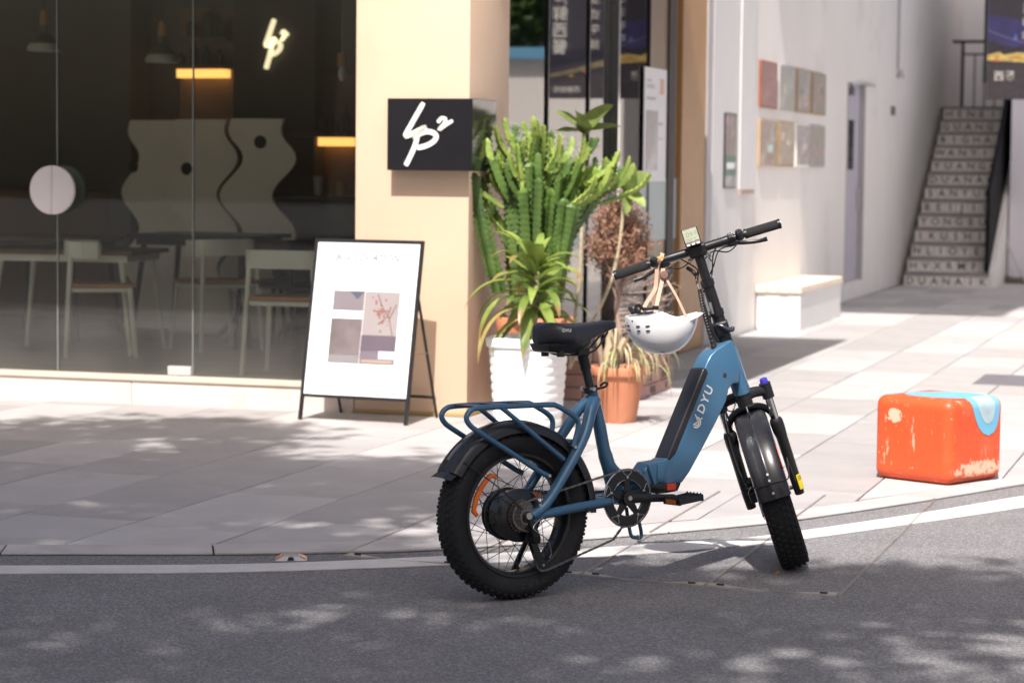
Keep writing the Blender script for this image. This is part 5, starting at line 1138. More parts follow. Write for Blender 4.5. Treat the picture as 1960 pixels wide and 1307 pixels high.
# ------------------------------------------------------------------ orange seat cube
def cube_mat():
    m = mat('orange_fibreglass', (0.66, 0.080, 0.019), 0.46, var=0.08, vscale=4, coat=0.05, stain=(6, (0.70, 0.16, 0.08), 0.55, 0.5))
    nt = m.node_tree; N = nt.nodes.new; b = nt.nodes['Principled BSDF']
    tc = N('ShaderNodeTexCoord')
    base = b.inputs['Base Color'].links[0].from_socket
    def mask(scale_vec, scale, lo, hi, detail=8, rough=0.7):
        mp = N('ShaderNodeMapping'); mp.inputs['Scale'].default_value = scale_vec; _lk(nt, tc.outputs['Object'], mp.inputs[0])
        n = N('ShaderNodeTexNoise'); n.inputs['Scale'].default_value = scale; n.inputs['Detail'].default_value = detail; n.inputs['Roughness'].default_value = rough
        _lk(nt, mp.outputs[0], n.inputs['Vector']); r = N('ShaderNodeMapRange'); r.inputs[1].default_value = lo; r.inputs[2].default_value = hi; _lk(nt, n.outputs[0], r.inputs[0]); return r.outputs[0]
    def math2(op, a, c):
        x = N('ShaderNodeMath'); x.operation = op
        for i, q in enumerate((a, c)):
            if isinstance(q, (int, float)): x.inputs[i].default_value = q
            else: _lk(nt, q, x.inputs[i])
        x.use_clamp = True; return x.outputs[0]
    s1 = mask((1, 1, 0.25), 26, 0.615, 0.64); s2 = mask((1, 1, 1), 60, 0.66, 0.69, 4); s3 = mask((1.5, 1.5, 1), 9, 0.66, 0.675, 12, .8)
    sp = N('ShaderNodeSeparateXYZ'); _lk(nt, tc.outputs['Object'], sp.inputs[0])
    # worn band low on the right hand face (local -y face), chipped patch high on the left face
    def band(sock, c, w):
        d = math2('ABSOLUTE', N_sub(sock, c), 0); r = N('ShaderNodeMapRange'); r.inputs[1].default_value = w; r.inputs[2].default_value = w * 0.3; _lk(nt, d, r.inputs[0]); return r.outputs[0]
    def N_sub(a, c):
        x = N('ShaderNodeMath'); x.operation = 'SUBTRACT'; _lk(nt, a, x.inputs[0]); x.inputs[1].default_value = c; return x.outputs[0]
    nz = mask((1, 1, 1), 30, 0.38, 0.62, 9, .75)
    def thr(x, lo=.42, hi=.5):
        r = N('ShaderNodeMapRange'); r.inputs[1].default_value = lo; r.inputs[2].default_value = hi; _lk(nt, x, r.inputs[0]); return r.outputs[0]
    X, Y, Z = sp.outputs
    fy = N('ShaderNodeMath'); fy.operation = 'LESS_THAN'; _lk(nt, Y, fy.inputs[0]); fy.inputs[1].default_value = -0.185
    fx = N('ShaderNodeMath'); fx.operation = 'LESS_THAN'; _lk(nt, X, fx.inputs[0]); fx.inputs[1].default_value = -0.185
    low = math2('MULTIPLY', math2('MULTIPLY', band(Z, 0.062, 0.050), band(X, 0.02, 0.28)), fy.outputs[0]); low = thr(math2('MULTIPLY', low, math2('ADD', nz, 0.18)), .34, .44)
    hi_ = math2('MULTIPLY', math2('MULTIPLY', band(Z, 0.285, 0.045), band(Y, 0.09, 0.05)), fx.outputs[0]); hi_ = thr(math2('MULTIPLY', hi_, math2('ADD', nz, 0.25)), .30, .36)
    tot = math2('ADD', math2('ADD', math2('MULTIPLY', s1, .75), math2('MULTIPLY', s2, .8)), math2('ADD', math2('ADD', low, hi_), math2('MULTIPLY', s3, .55)))
    mx = N('ShaderNodeMix'); mx.data_type = 'RGBA'; mx.inputs[7].default_value = (0.70, 0.50, 0.36, 1); _lk(nt, math2('MULTIPLY', tot, .85), mx.inputs[0]); _lk(nt, base, mx.inputs[6])
    _lk(nt, mx.outputs[2], b.inputs['Base Color'])
    return m
M_CUBE = cube_mat()
M_LBLUE = mat('pale_blue_paint', (0.14, 0.42, 0.60), 0.4, var=0.06, vscale=6, stain=(14, (0.45, 0.46, 0.46), 0.60, 0.7))
cc = Vector((1.908, 10.735, PAVZ))
cu = empty('cube_seat', cc, (0, 0, R(45)), 'scuffed orange cube seat with a pale blue scooped corner on the paving', 'seat')
S_, H_ = 0.207, 0.372
# rounded box with a scoop: grid top, cut with a smooth dip running from the top over the right face
NB = 28
bmx = bmesh.new(); bmesh.ops.create_cube(bmx, size=1.0)
for v_ in bmx.verts: v_.co = Vector((v_.co.x * S_ * 2, v_.co.y * S_ * 2, (v_.co.z + 0.5) * H_ + 0.0))
bmesh.ops.bevel(bmx, geom=list(bmx.edges), offset=0.045, segments=6, affect='EDGES', profile=0.5)
bmesh.ops.subdivide_edges(bmx, edges=[e for e in bmx.edges if e.calc_length() > 0.05], cuts=22, use_grid_fill=True)
me = bpy.data.meshes.new('body'); bmx.to_mesh(me); bmx.free()
me.polygons.foreach_set('use_smooth', [True] * len(me.polygons)); me.materials.append(M_CUBE)
bod = bpy.data.objects.new('body', me); link(bod, cu)
# the scoop: an inlaid pale blue panel following the top and folding over the right face
def inlay(z_or_y):
    pass
arc_top = [(0.155, -0.162), (0.165, -0.05), (0.12, 0.06), (0.02, 0.13), (-0.06, 0.14), (-0.12, 0.08), (-0.125, -0.03), (-0.09, -0.12), (-0.05, -0.162)]
topc = catmull([(p[0], p[1], 0) for p in arc_top], 5)
out = [(p.x, p.y) for p in topc]
MB().prism(out, H_ - 0.004, H_ + 0.0022, axis='z').build('blue_inlay', M_LBLUE, cu, 30)
# curved apron over the bevelled edge and down the right face
def apr(s): # s: arc length from top edge point y=-0.177 over the bevel then down
    rb = 0.0472
    if s < rb * math.pi / 2: a = s / rb; return -0.162 - rb * math.sin(a), H_ - 0.045 + rb * math.cos(a)
    return -0.162 - rb, H_ - 0.045 - (s - rb * math.pi / 2)
rows_ = []
for k in range(17):
    s = 0.200 * k / 16; f = k / 16; half = 0.108 * math.sqrt(max(0.0, 1 - f ** 2.3)) + 0.0005; cx = 0.048 + 0.035 * f
    y_, z_ = apr(s); rows_.append([(cx - half + 2 * half * q / 10, y_, z_) for q in range(11)])
mb = MB(); vs = [p for r_ in rows_ for p in r_]; fs = [(i * 11 + j, i * 11 + j + 1, (i + 1) * 11 + j + 1, (i + 1) * 11 + j) for i in range(16) for j in range(10)]
mb.add(vs, fs).build('blue_inlay', M_LBLUE, cu, 60)
rows2 = []
for k in range(13):
    s = 0.150 * k / 12; f = k / 12; half = 0.072 * math.sqrt(max(0.0, 1 - f ** 2.0)) + 0.0005; cx = 0.050 + 0.028 * f
    y_, z_ = apr(s); rows2.append([(cx - half + 2 * half * q / 8, y_ - 0.0012, z_ + 0.0006) for q in range(9)])
MB().add([p for r_ in rows2 for p in r_], [(i * 9 + j, i * 9 + j + 1, (i + 1) * 9 + j + 1, (i + 1) * 9 + j) for i in range(12) for j in range(8)]).build('worn_patch', mat('worn_blue', (0.36, 0.48, 0.52), .45, var=.15, vscale=18, stain=(16, (.42, .42, .42), .58, .8)), cu, 60)

# ------------------------------------------------------------------ easel sign
eb = empty('easel_sign', (-0.845, 12.795, PAVZ), (0, 0, R(-23)), 'black framed A-board with a white poster in front of the pillar', 'A-board')
lean_m = Matrix.Rotation(R(-11.5), 4, 'X')
def eadd(mb, name, m, sm=0, bv=0.0, parent=eb): return mb.build(name, m, parent, sm, bv)
WD, HT = 0.314, 0.985
for s in (-1, 1):
    eadd(MB().bx(s * WD - .009, s * WD + .009, -.009, .009, 0.0, HT, lean_m), 'frame_post', M_BLACK)
eadd(MB().bx(-WD + .0095, WD - .0095, -.009, .009, HT - .018, HT, lean_m), 'frame_rail', M_BLACK)
eadd(MB().bx(-WD + .0095, WD - .0095, -.009, .009, 0.125, 0.141, lean_m), 'frame_rail', M_BLACK)
bd = eadd(MB().bx(-WD + .010, WD - .010, -.006, .004, 0.1415, HT - .0185, lean_m), 'poster_board', mat('white_board', (0.86, 0.86, 0.86), .35, var=.01))
def pic(name, x0, x1, z0, z1, m, d=0.0):
    return MB().bx(x0, x1, -.0078 - d, -.0062 - d, z0, z1, lean_m).build(name, m, bd, 0)
px0, px1, pz0, pz1 = -0.180, 0.215, 0.315, 0.705
pic('picture_upper_left', px0, 0.005, 0.600, pz1, mat('pic_a', (0.193, 0.168, 0.182), .5, var=.08, vscale=5))
MB().prism([(-0.085, pz1 - .001), (0.004, pz1 - .001), (-0.035, 0.660)], -.0086, -.008, lean_m).build('picture_shape', mat('pic_a2', (0.077, 0.084, 0.114), .5), bd, 0)
pic('picture_lower_left', px0, 0.005, 0.360, 0.555, mat('pic_b', (0.160, 0.131, 0.132), .5, var=.25, vscale=9))
pic('picture_foot_left', px0, 0.005, pz0, 0.358, mat('pic_b2', (0.222, 0.211, 0.214), .5))
pic('picture_upper_right', 0.008, px1, 0.470, pz1, mat('pic_c', (0.300, 0.262, 0.260), .5, var=.04))
pic('picture_lower_right', 0.008, px1, 0.385, 0.468, mat('pic_d', (0.116, 0.089, 0.114), .5, var=.1))
pic('picture_foot_right', 0.008, px1, pz0, 0.384, mat('pic_d2', (0.165, 0.140, 0.169), .5, var=.1))
pic('picture_cloth', 0.12, px1 - .004, 0.345, 0.385, M_PAPER, 0.001); pic('picture_tray', 0.02, px1 - .01, 0.320, 0.338, mat('pic_tray', (0.348, 0.257, 0.205), .5), 0.001)
twig = mat('pic_twig', (0.145, 0.075, 0.064), .6); blossom = mat('pic_blossom', (0.266, 0.103, 0.091), .6)
for pts in ([(.19, .47), (.165, .56), (.12, .62), (.085, .69)], [(.165, .56), (.20, .64)], [(.14, .60), (.075, .60)], [(.155, .575), (.10, .53)]):
    MB().ribbon([(a, -.0088, b) for a, b in pts], 0.005, 0.0006, (0, 1, 0), lean_m).build('picture_twig', twig, bd, 0)
rr_ = random.Random(8)
for k in range(34):
    a, b = rr_.choice([(.10, .60), (.135, .58), (.13, .54), (.17, .60), (.09, .65), (.15, .52)]); a += rr_.gauss(0, .018); b += rr_.gauss(0, .02); q = rr_.uniform(.004, .008)
    if not (.02 < a < .205 and .48 < b < .695): continue
    MB().prism([(a + q * math.cos(t_ * 1.257), b + q * math.sin(t_ * 1.257)) for t_ in range(5)], -.0093, -.0089, lean_m).build('picture_blossom', blossom, bd, 0)
ltr = mat('board_lettering', (0.10, 0.10, 0.11), .5)
text_ob('board_lettering', 'BIG  LOCATION', 0.052, ltr, bd, lean_m @ basis((0.0, -.0068, 0.885), (1, 0, 0), (0, 0, 1), (0, -1, 0)), 0.0006, shear=0.25, bold=0.0006)
text_ob('board_lettering', '@lp2studio', 0.014, mat('board_small', (0.6, 0.6, 0.6), .5), bd, lean_m @ basis((0.16, -.0068, 0.245), (1, 0, 0), (0, 0, 1), (0, -1, 0)), 0.0004)
# rear legs hinge near two thirds of the height
for s in (-1, 1):
    eadd(MB().tube([(s * (WD - .022), 0.155, 0.76), (s * (WD - .022) + .0, 0.44, 0.0)], 0.009, 4), 'rear_leg', M_BLACK)
eadd(MB().tube([(-WD + .022, 0.395, 0.115), (WD - .022, 0.395, 0.115)], 0.008, 4), 'rear_rail', M_BLACK)
eadd(MB().tube([(-WD + .022, 0.155, 0.76), (WD - .022, 0.155, 0.76)], 0.008, 4), 'rear_rail', M_BLACK)
for s in (-1, 1): eadd(MB().tube([(s * (WD - .015), 0.075, 0.36), (s * (WD - .022), 0.335, 0.36)], 0.004, 6), 'spreader', M_STEEL)

# ------------------------------------------------------------------ potted plants
M_TERRA = mat('terracotta', (0.52, 0.205, 0.11), 0.75, var=0.10, vscale=7, bump=0.15, bscale=90, stain=(5, (0.55, 0.33, 0.23), 0.58, 0.5))
M_SOIL = mat('soil', (0.06, 0.045, 0.035), 0.95, bump=1.0, bscale=60)
def terracotta_pot(name, loc, r0, r1, h, label):
    t = empty(name, loc, (0, 0, 0), label, 'plant pot', 'terracotta pots beside the pillar')
    MB().lathe([(0, 0.0), (r0 * .97, 0.0), (r0, 0.006), (r1 * .95, h * .82), (r1 * .955, h * .83), (r1 * 1.06, h * .84), (r1 * 1.08, h * .86), (r1 * 1.08, h - .006), (r1 * 1.06, h), (r1 * .96, h), (r1 * .93, h * .9), (r1 * .9, h * .86), (0, h * .86)], 44).build('body', M_TERRA, t, 35)
    MB().lathe([(0, h * .90), (r1 * .93, h * .895)], 30).build('soil', M_SOIL, t)
    return t
terracotta_pot('terracotta_pot', (0.125, 13.33, PAVZ), 0.135, 0.200, 0.54, 'tall terracotta pot half hidden behind the white ribbed pot')
terracotta_pot('terracotta_pot', (0.578, 12.985, PAVZ), 0.096, 0.142, 0.30, 'short terracotta pot of dried stalks beside the brick planter')
# white ribbed pot, square with rounded corners
wp_ = empty('white_pot', (0.088, 12.665, PAVZ), (0, 0, -ANG - R(6)), 'white ribbed plastic pot in front of the pillar', 'plant pot')
def sq(r, z, n=44, p=5.0):
    return [((r * math.copysign(abs(math.cos(a)) ** (2 / p), math.cos(a))), (r * math.copysign(abs(math.sin(a)) ** (2 / p), math.sin(a))), z) for a in [2 * math.pi * (k + .5) / n for k in range(n)]]
rings = []
H0 = 0.475
for k in range(73):
    z = 0.005 + (H0 - 0.06) * k / 72; r = 0.148 + 0.030 * z / H0
    rings.append(sq(r + 0.0048 * abs(math.sin(math.pi * 9 * k / 72)) ** 0.7, z))
rings += [sq(0.181, H0 - 0.05), sq(0.190, H0 - 0.046), sq(0.193, H0 - 0.01), sq(0.189, H0), sq(0.176, H0), sq(0.172, H0 - 0.03)]
MB().loft(rings).build('body', mat('white_plastic', (0.80, 0.80, 0.79), .4, var=.02), wp_, 50)
MB().loft([sq(0.174, H0 - 0.035), sq(0.001, H0 - 0.02)], caps=False).build('soil', M_SOIL, wp_)
# euphorbia
M_CACT = leaf_mat('cactus_shaded', (0.05, 0.105, 0.024), (0.11, 0.19, 0.04), trans=0.08, rough=.5, vscale=7)  # shaded green of the plant, painted into trunks and lower stems
M_CACT2 = leaf_mat('cactus_lit', (0.16, 0.26, 0.045), (0.34, 0.42, 0.10), trans=0.15, rough=.5, vscale=9)  # sunlit yellow-green painted into most of the upper branches
rc = random.Random(21)
cact = empty('euphorbia_cactus', (0.125, 13.33, 0.48), (0, 0, 0), 'large branching green cactus in the tall terracotta pot', 'cactus')
def stem(mb, pts, r, ribs=4, seed=0.0, leafy=True):
    P_ = catmull(pts, 8); L = sum((a - b).length for a, b in zip(P_, P_[1:])); m = max(8, int(L / 0.011))
    acc_ = [0.0]
    for a, b in zip(P_, P_[1:]): acc_.append(acc_[-1] + (b - a).length)
    rings = []; prev = None
    for i in range(m + 1):
        s = L * i / m; j = 0
        while j < len(P_) - 2 and acc_[j + 1] < s: j += 1
        f = (s - acc_[j]) / max(1e-6, acc_[j + 1] - acc_[j]); p = P_[j].lerp(P_[j + 1], f); t_ = (P_[j + 1] - P_[j]).normalized()
        nn = Vector((math.cos(seed), math.sin(seed), 0)) if prev is None else prev
        nn = (nn - t_ * nn.dot(t_)).normalized(); prev = nn; bb = t_.cross(nn)
        taper = min(1, 0.75 + s / (0.25 * L + 1e-4) * .25) * (math.sqrt(max(0.02, 1 - ((s - (L - .03)) / .03) ** 2)) if s > L - .03 else 1)
        k = 1.0 + (0.26 if i % 3 == 0 else (-0.14 if i % 3 == 1 else 0.0)); ring = []
        for q in range(ribs * 2):
            a = math.pi * q / ribs; rad = r * taper * (k if q % 2 == 0 else 0.40)
            ring.append(p + nn * (rad * math.cos(a)) + bb * (rad * math.sin(a)))
        rings.append(ring)
        if leafy and i % 3 == 0 and i < m - 1:
            for q in range(0, ribs * 2, 2):
                o_ = (ring[q] - p).normalized(); sd_ = t_.cross(o_); e_ = ring[q] - o_ * .004; g_ = rc.uniform(.010, .020)
                mb.add([e_ - sd_ * .004, e_ + sd_ * .004, e_ + o_ * g_ + t_ * g_ * .8 + sd_ * .003, e_ + o_ * g_ + t_ * g_ * .8 - sd_ * .003], [(0, 1, 2, 3)])
    mb.loft(rings)
trunks = [(-0.12, -0.02, 0.80, 1), (-0.05, -0.08, 0.92, 0), (0.03, -0.05, 1.0, 2), (0.10, -0.06, 0.88, 3), (0.06, 0.06, 0.95, 4), (-0.09, 0.07, 0.9, 5), (0.16, 0.02, 0.82, 6), (-0.02, -0.13, 0.78, 7), (0.12, -0.12, 0.70, 8)]
for bx_, by_, hh, sd in trunks:
    mb = MB(); ln = Vector((bx_ * 0.85 + rc.gauss(0, .03), by_ * .7, 0))
    p0 = Vector((bx_ * .55, by_ * .55, 0)); p1 = p0 + ln * .5 + Vector((0, 0, hh * .5)); p2 = p0 + ln + Vector((0, 0, hh))
    stem(mb, [p0, p1, p2], rc.uniform(.034, .044), 3 if sd % 2 else 4, rc.uniform(0, 3))
    mb.build('trunk', M_CACT, cact, 25)
arms = []
def px_target(x, y): # world point on the plane of the plant for a picture position
    d = fw + rt * ((x - 980) / F_PX) - upv * ((y - 653.5) / F_PX); t_ = (13.33 + rc.uniform(-.16, .16)) / d.y
    return Vector((0, 0, CAM_H)) + d * t_ - Vector((0.125, 13.33, 0.48))
tips = [(903, 262), (930, 275), (948, 240), (965, 225), (985, 235), (1000, 232), (1022, 222), (1040, 238), (1055, 250), (1072, 255), (1095, 262), (1118, 262), (1145, 262), (1160, 300), (1185, 290), (1205, 298), (1190, 325), (1213, 312), (1175, 345), (1160, 370), (1130, 330), (1110, 300),
        (1085, 290), (1065, 290), (1045, 285), (1020, 290), (1000, 280), (975, 285), (955, 295), (920, 300), (940, 330), (1100, 350), (1140, 300), (1150, 330), (1128, 280), (1010, 255), (1060, 330), (985, 320), (1035, 330), (1125, 360), (1180, 310), (912, 285), (958, 262), (978, 255), (1090, 310), (1075, 275), (1028, 262), (1012, 308), (968, 310), (1052, 310), (1105, 320), (1140, 350)]
tips = [(x, min(y, 318)) if x > 1100 else (x, y) for x, y in tips]
tips += [(x + rc.gauss(0, 16), y + abs(rc.gauss(12 if x > 1100 else 24, 14))) for x, y in tips]
for k, (x, y) in enumerate(tips):
    tip = px_target(x, y); L_ = rc.uniform(.10, .24); out_ = Vector((tip.x * 1.1 + rc.gauss(0, .12), tip.y * .8 + rc.gauss(0, .10), 0)) * .45
    base = tip - Vector((0, 0, L_)) - out_ * (L_ / .25); mid = base.lerp(tip, .5) + out_ * .25 * (L_ / .25)
    mb = MB(); stem(mb, [base, mid, tip], rc.uniform(.013, .021), 3, rc.uniform(0, 3)); mb.build('branch', M_CACT2 if k % 4 else M_CACT, cact, 25)
    if k % 2 == 0:
        b2 = Vector((base.x * .6, base.y * .5, max(.40, base.z - .22))); mb = MB(); stem(mb, [b2, b2.lerp(base, .5) + out_ * .1, base + (mid - base) * .4], rc.uniform(.018, .026), 3, rc.uniform(0, 3)); mb.build('branch', M_CACT, cact, 25)
for x, y, b in ((905, 330, (950, 560)), (925, 400, (965, 560)), (1095, 430, (1050, 590)), (1010, 400, (1015, 600)), (975, 370, (985, 600)), (1055, 360, (1040, 600)), (1030, 340, (1028, 600)), (1080, 380, (1062, 600)), (990, 440, (1000, 600))):
    tip = px_target(x, y); ba = px_target(*b); mb = MB(); stem(mb, [ba, ba.lerp(tip, .5) + Vector((-.01, -.05, 0)), tip + Vector((0, -.08, 0))], rc.uniform(.026, .034), 4, rc.uniform(0, 3)); mb.build('branch', M_CACT, cact, 25)
# strap leaves: dracaena in the white pot
M_DRAC = leaf_mat('dracaena_leaf', (0.13, 0.20, 0.04), (0.30, 0.38, 0.09), trans=.25, rough=.35, vscale=5)
M_DRACY = leaf_mat('dracaena_old', (0.38, 0.34, 0.12), (0.50, 0.38, 0.16), trans=.25, vscale=7)
M_DRTR = mat('cane_bark', (0.42, 0.36, 0.24), .8, var=.25, vscale=40, bump=.4, bscale=60)
dra = empty('dracaena', (0.100, 12.665, 0.45), (0, 0, 0), 'dracaena with arching green strap leaves in the white pot', 'plant')
cn = [Vector((0.0, 0, 0.0)), Vector((0.012, 0, 0.12)), Vector((0.022, 0, 0.26)), Vector((0.028, 0, 0.40))]
MB().tube(catmull(cn, 5), [0.022 - .0005 * k + (.002 if k % 2 else 0) for k in range(16)], 12).build('stem', M_DRTR, dra)
def leaf_blade(p0, d0, L, w, droop, m, parent, name='leaf', fold=.35, n=12):
    tipk = random.Random(int(L * 1e6)).choice((0.72, 0.84, 0.92, 1.2))
    d = Vector(d0).normalized(); side = d.cross(Vector((0, 0, 1))).normalized(); p = Vector(p0); vs = []; step = L / n
    for k in range(n + 1):
        t_ = k / n; ww = w * (0.45 + 1.6 * t_ if t_ < .35 else 1.0) * (1 - max(0, (t_ - .5) / .5) ** 2.2) ; ww = max(ww, .001)
        upn = side.cross(d).normalized()
        vs += [p - side * ww / 2 + upn * (ww * fold * .5), p, p + side * ww / 2 + upn * (ww * fold * .5)]
        p = p + d * step; d = (d + Vector((0, 0, -droop * step / L * (0.4 + 1.6 * t_)))).normalized(); side = d.cross(Vector((0, 0, 1))).normalized() if abs(d.z) < .97 else side
    fs = []
    for k in range(n): fs += [(k * 3, k * 3 + 1, k * 3 + 4, k * 3 + 3), (k * 3 + 1, k * 3 + 2, k * 3 + 5, k * 3 + 4)]
    o = MB().add(vs, fs).build(name, m, parent, 60); at = o.data.attributes.new('tip', 'FLOAT', 'POINT')
    for k in range(len(vs)): at.data[k].value = min(1.0, max(0.0, ((k // 3) / n - tipk) / 0.12))
    return o
rd = random.Random(5)
for k in range(46):
    a = k * 2.39996 + rd.uniform(-.6, .6); f = k / 45; z = 0.15 + .26 * f; el = -0.1 + 1.25 * f ** 1.2 + rd.uniform(-.3, .3)
    leaf_blade((0.026, 0, z), (math.cos(a) * math.cos(el), math.sin(a) * math.cos(el), math.sin(el)), rd.uniform(.16, .38) if f > .5 else rd.uniform(.24, .40), rd.uniform(.045, .075), rd.uniform(.3, 2.4), M_DRACY if k in (3, 8, 14) else M_DRAC, dra)
leaf_blade((0.02, 0, 0.22), (-0.85, -0.45, 0.38), .50, .055, 3.6, M_DRAC, dra)
leaf_blade((0.02, 0, 0.16), (-0.80, -0.5, 0.30), .52, .062, 3.4, M_DRACY, dra)
leaf_blade((0.02, 0, 0.30), (-0.93, -0.2, 0.35), .46, .045, 2.0, M_DRAC, dra)
leaf_blade((0.02, 0, 0.22), (0.85, -0.3, 0.25), .34, .04, 1.4, M_DRAC, dra)
leaf_blade((0.03, 0, 0.2), (0.25, -0.9, 0.3), .30, .05, 2.8, M_DRAC, dra); leaf_blade((0.03, 0, 0.26), (0.45, -0.8, 0.35), .30, .05, 2.6, M_DRAC, dra)
# dried stalks in the short pot
M_DRY = leaf_mat('dry_stalk', (0.42, 0.33, 0.20), (0.55, 0.45, 0.30), trans=.15, rough=.8); M_DRYG = leaf_mat('dry_green', (0.35, 0.38, 0.14), (0.48, 0.48, 0.22), trans=.2)
M_STUMP = mat('stump_bark', (0.36, 0.28, 0.19), .85, var=.2, vscale=12, bump=.5, bscale=30)
ds_ = empty('dried_plant', (0.578, 12.985, 0.28), (0, 0, 0), 'dried drooping plant with a thick pale stump in the short terracotta pot', 'plant')
for pts, rr in (([(-.05, -.02, -.02), (-.06, -.02, .08), (-.05, 0, .17), (-.075, 0, .26)], [.032, .03, .026, .022]), ([(-.02, 0, -.02), (0, -.02, .1), (.03, 0, .18)], [.028, .024, .018]), ([(-.075, .03, -.02), (-.10, .02, .10), (-.12, .0, .2)], [.02, .018, .012])):
    c_ = catmull(pts, 5); rs = [rr[0] + (rr[-1] - rr[0]) * k / (len(c_) - 1) for k in range(len(c_))]; MB().tube(c_, rs, 10).build('stump', M_STUMP, ds_)
for k in range(58):
    a = rd.uniform(-2.6, .9); rad = rd.uniform(.02, .12); el = rd.uniform(.4, 1.3)
    p0 = (rad * math.cos(a) + .03, rad * math.sin(a), rd.uniform(.0, .16))
    leaf_blade(p0, (math.cos(a) * math.cos(el) + .25, math.sin(a) * math.cos(el), math.sin(el)), rd.uniform(.14, .36), rd.uniform(.006, .015), rd.uniform(3, 7), M_DRYG if k % 3 == 0 else M_DRY, ds_, n=9)
# hollow brick planter with the dry conifer
M_BRICK = mat('hollow_brick', (0.40, 0.235, 0.20), .85, var=.12, vscale=9, bump=.4, bscale=70, rnd=.16)
pl = empty('brick_planter', W(0.14, 1.16, PAVZ), BROT, 'low planter of pinkish hollow bricks beside the cafe', 'planter')
def brick(u0, u1, v0, v1, z0, z1): MB().bx(u0 + .003, u1 - .003, v0 + .003, v1 - .003, z0 + .002, z1 - .002).build('brick', M_BRICK, pl, 0, 0.005, 1)
def brick_hole(u0, u1, v0, v1, z0, z1): MB().bx(u0, u1, v0, v1, z0, z1).build('brick_hole', M_DARK, pl, 0)
for c in range(4):
    z0 = c * .076
    for k in range(5):
        v0 = k * .19 + (0.095 if c % 2 else 0)
        if v0 < .86: brick(.43, .50, v0, min(v0 + .19, .93), z0, z0 + .076)
        for q in (.05, .12):
            if v0 + q + .02 < .90 and (c + k) % 2 == 0: brick_hole(.4995, .5006, v0 + q, v0 + q + .03, z0 + .018, z0 + .058)
    for k in range(3):
        u0 = k * .19 + (.06 if c % 2 else 0)
        if u0 < .4: brick(u0, min(u0 + .19, .43), 0, .07, z0, z0 + .076)
MB().bx(0, .43, .07, .93, .0, .24).build('soil', M_SOIL, pl, 0)
dc = empty('dry_conifer', W(0.52, 1.24, .25), (0, 0, 0), 'dead reddish brown bonsai shrub with a round crown', 'shrub')
M_DC = leaf_mat('dead_needles', (0.30, 0.15, 0.095), (0.46, 0.27, 0.18), trans=.15, rough=.8, vscale=20); M_DCB = mat('grey_bark', (0.36, 0.26, 0.21), .85, var=.25, vscale=30)
cw = Vector((0.0, 0, 0.70))
MB().tube(catmull([(0, 0, -.02), (.012, 0, .14), (-.008, 0, .3), (.01, 0, .45), (0, 0, .6)], 4), [.022 - .0009 * k for k in range(17)], 9).build('trunk', M_DCB, dc)
br = MB(); nd = MB()
for k in range(120):
    a, e = rd.uniform(0, 6.283), rd.uniform(-.7, 1.5); rr = rd.uniform(.6, 1.0)
    tip = cw + Vector((.215 * rr * math.cos(a) * math.cos(e), .20 * rr * math.sin(a) * math.cos(e), .27 * rr * math.sin(e)))
    b0 = Vector((rd.gauss(0, .006), 0, rd.uniform(.36, .62))); mid = b0.lerp(tip, .5) + Vector((rd.gauss(0, .015), rd.gauss(0, .015), .02))
    br.tube([b0, mid, tip], [.0055, .004, .002], 5)
    for q in range(46):
        c = b0.lerp(tip, rd.uniform(.55, 1.08)) + Vector((rd.gauss(0, .022), rd.gauss(0, .022), rd.gauss(0, .022))); d = Vector((rd.gauss(0, 1), rd.gauss(0, 1), rd.gauss(.5, 1))).normalized() * rd.uniform(.014, .030); s_ = d.cross(Vector((rd.gauss(0, 1), rd.gauss(0, 1), rd.gauss(0, 1)))).normalized() * rd.uniform(.0025, .006)
        nd.add([c - s_, c + s_, c + d + s_ * .4, c + d - s_ * .4], [(0, 1, 2, 3)])
for k in range(26):
    a = rd.uniform(-1.2, 1.6); z0 = rd.uniform(.1, .5); L = rd.uniform(.2, .4)
    p0 = Vector((0, 0, z0)); p2 = p0 + Vector((L * math.cos(a), L * .5 * math.sin(a) - .05, rd.uniform(.0, .22))); p1 = p0.lerp(p2, .5) + Vector((0, 0, -.02))
    br.tube([p0, p1, p2], [.005, .0038, .0018], 5)
    for q in range(5): c = p1.lerp(p2, rd.uniform(0, 1)); br.tube([c, c + Vector((rd.gauss(.03, .03), rd.gauss(0, .02), rd.gauss(.03, .03)))], [.002, .001], 4)
br.build('twigs', M_DCB, dc); tag(nd.build('needles', M_DC, dc, 0), kind='stuff')
# broad leaved plant behind
M_BIG = leaf_mat('broad_leaf', (0.16, 0.24, 0.06), (0.30, 0.37, 0.12), trans=.3, rough=.35, vscale=6)
bg = empty('broad_leaf_plant', W(0.30, 0.98, PAVZ), (0, 0, 0), 'tall plant with broad pale green leaves rising behind the cactus', 'plant')
base_w = W(0.30, 0.98, PAVZ)
def tgt(x, y, Y):
    d = fw + rt * ((x - 980) / F_PX) - upv * ((y - 653.5) / F_PX); return Vector((0, 0, CAM_H)) + d * (Y / d.y) - base_w
def big_leaf(c, d, upv_, L, w):
    d = Vector(d).normalized(); s_ = d.cross(Vector(upv_)).normalized(); n_ = s_.cross(d); vs = []; n = 10
    for k in range(n + 1):
        t_ = k / n; ww = w * math.sin(math.pi * min(1, t_ * .96 + .04)) ** .7; p = Vector(c) + d * (L * t_) - n_ * (L * .22 * t_ ** 2)
        for q in (-1, -.5, 0, .5, 1): vs.append(p + s_ * (ww * q / 2) + n_ * (abs(q) * ww * .16 + .004 * math.sin(9 * t_ + q)))
    fs = [(k * 5 + j, k * 5 + j + 1, k * 5 + j + 6, k * 5 + j + 5) for k in range(n) for j in range(4)]
    MB().add(vs, fs).build('leaf', M_BIG, bg, 60)
t1, t2 = tgt(1118, 255, 14.0), tgt(1196, 365, 14.0)
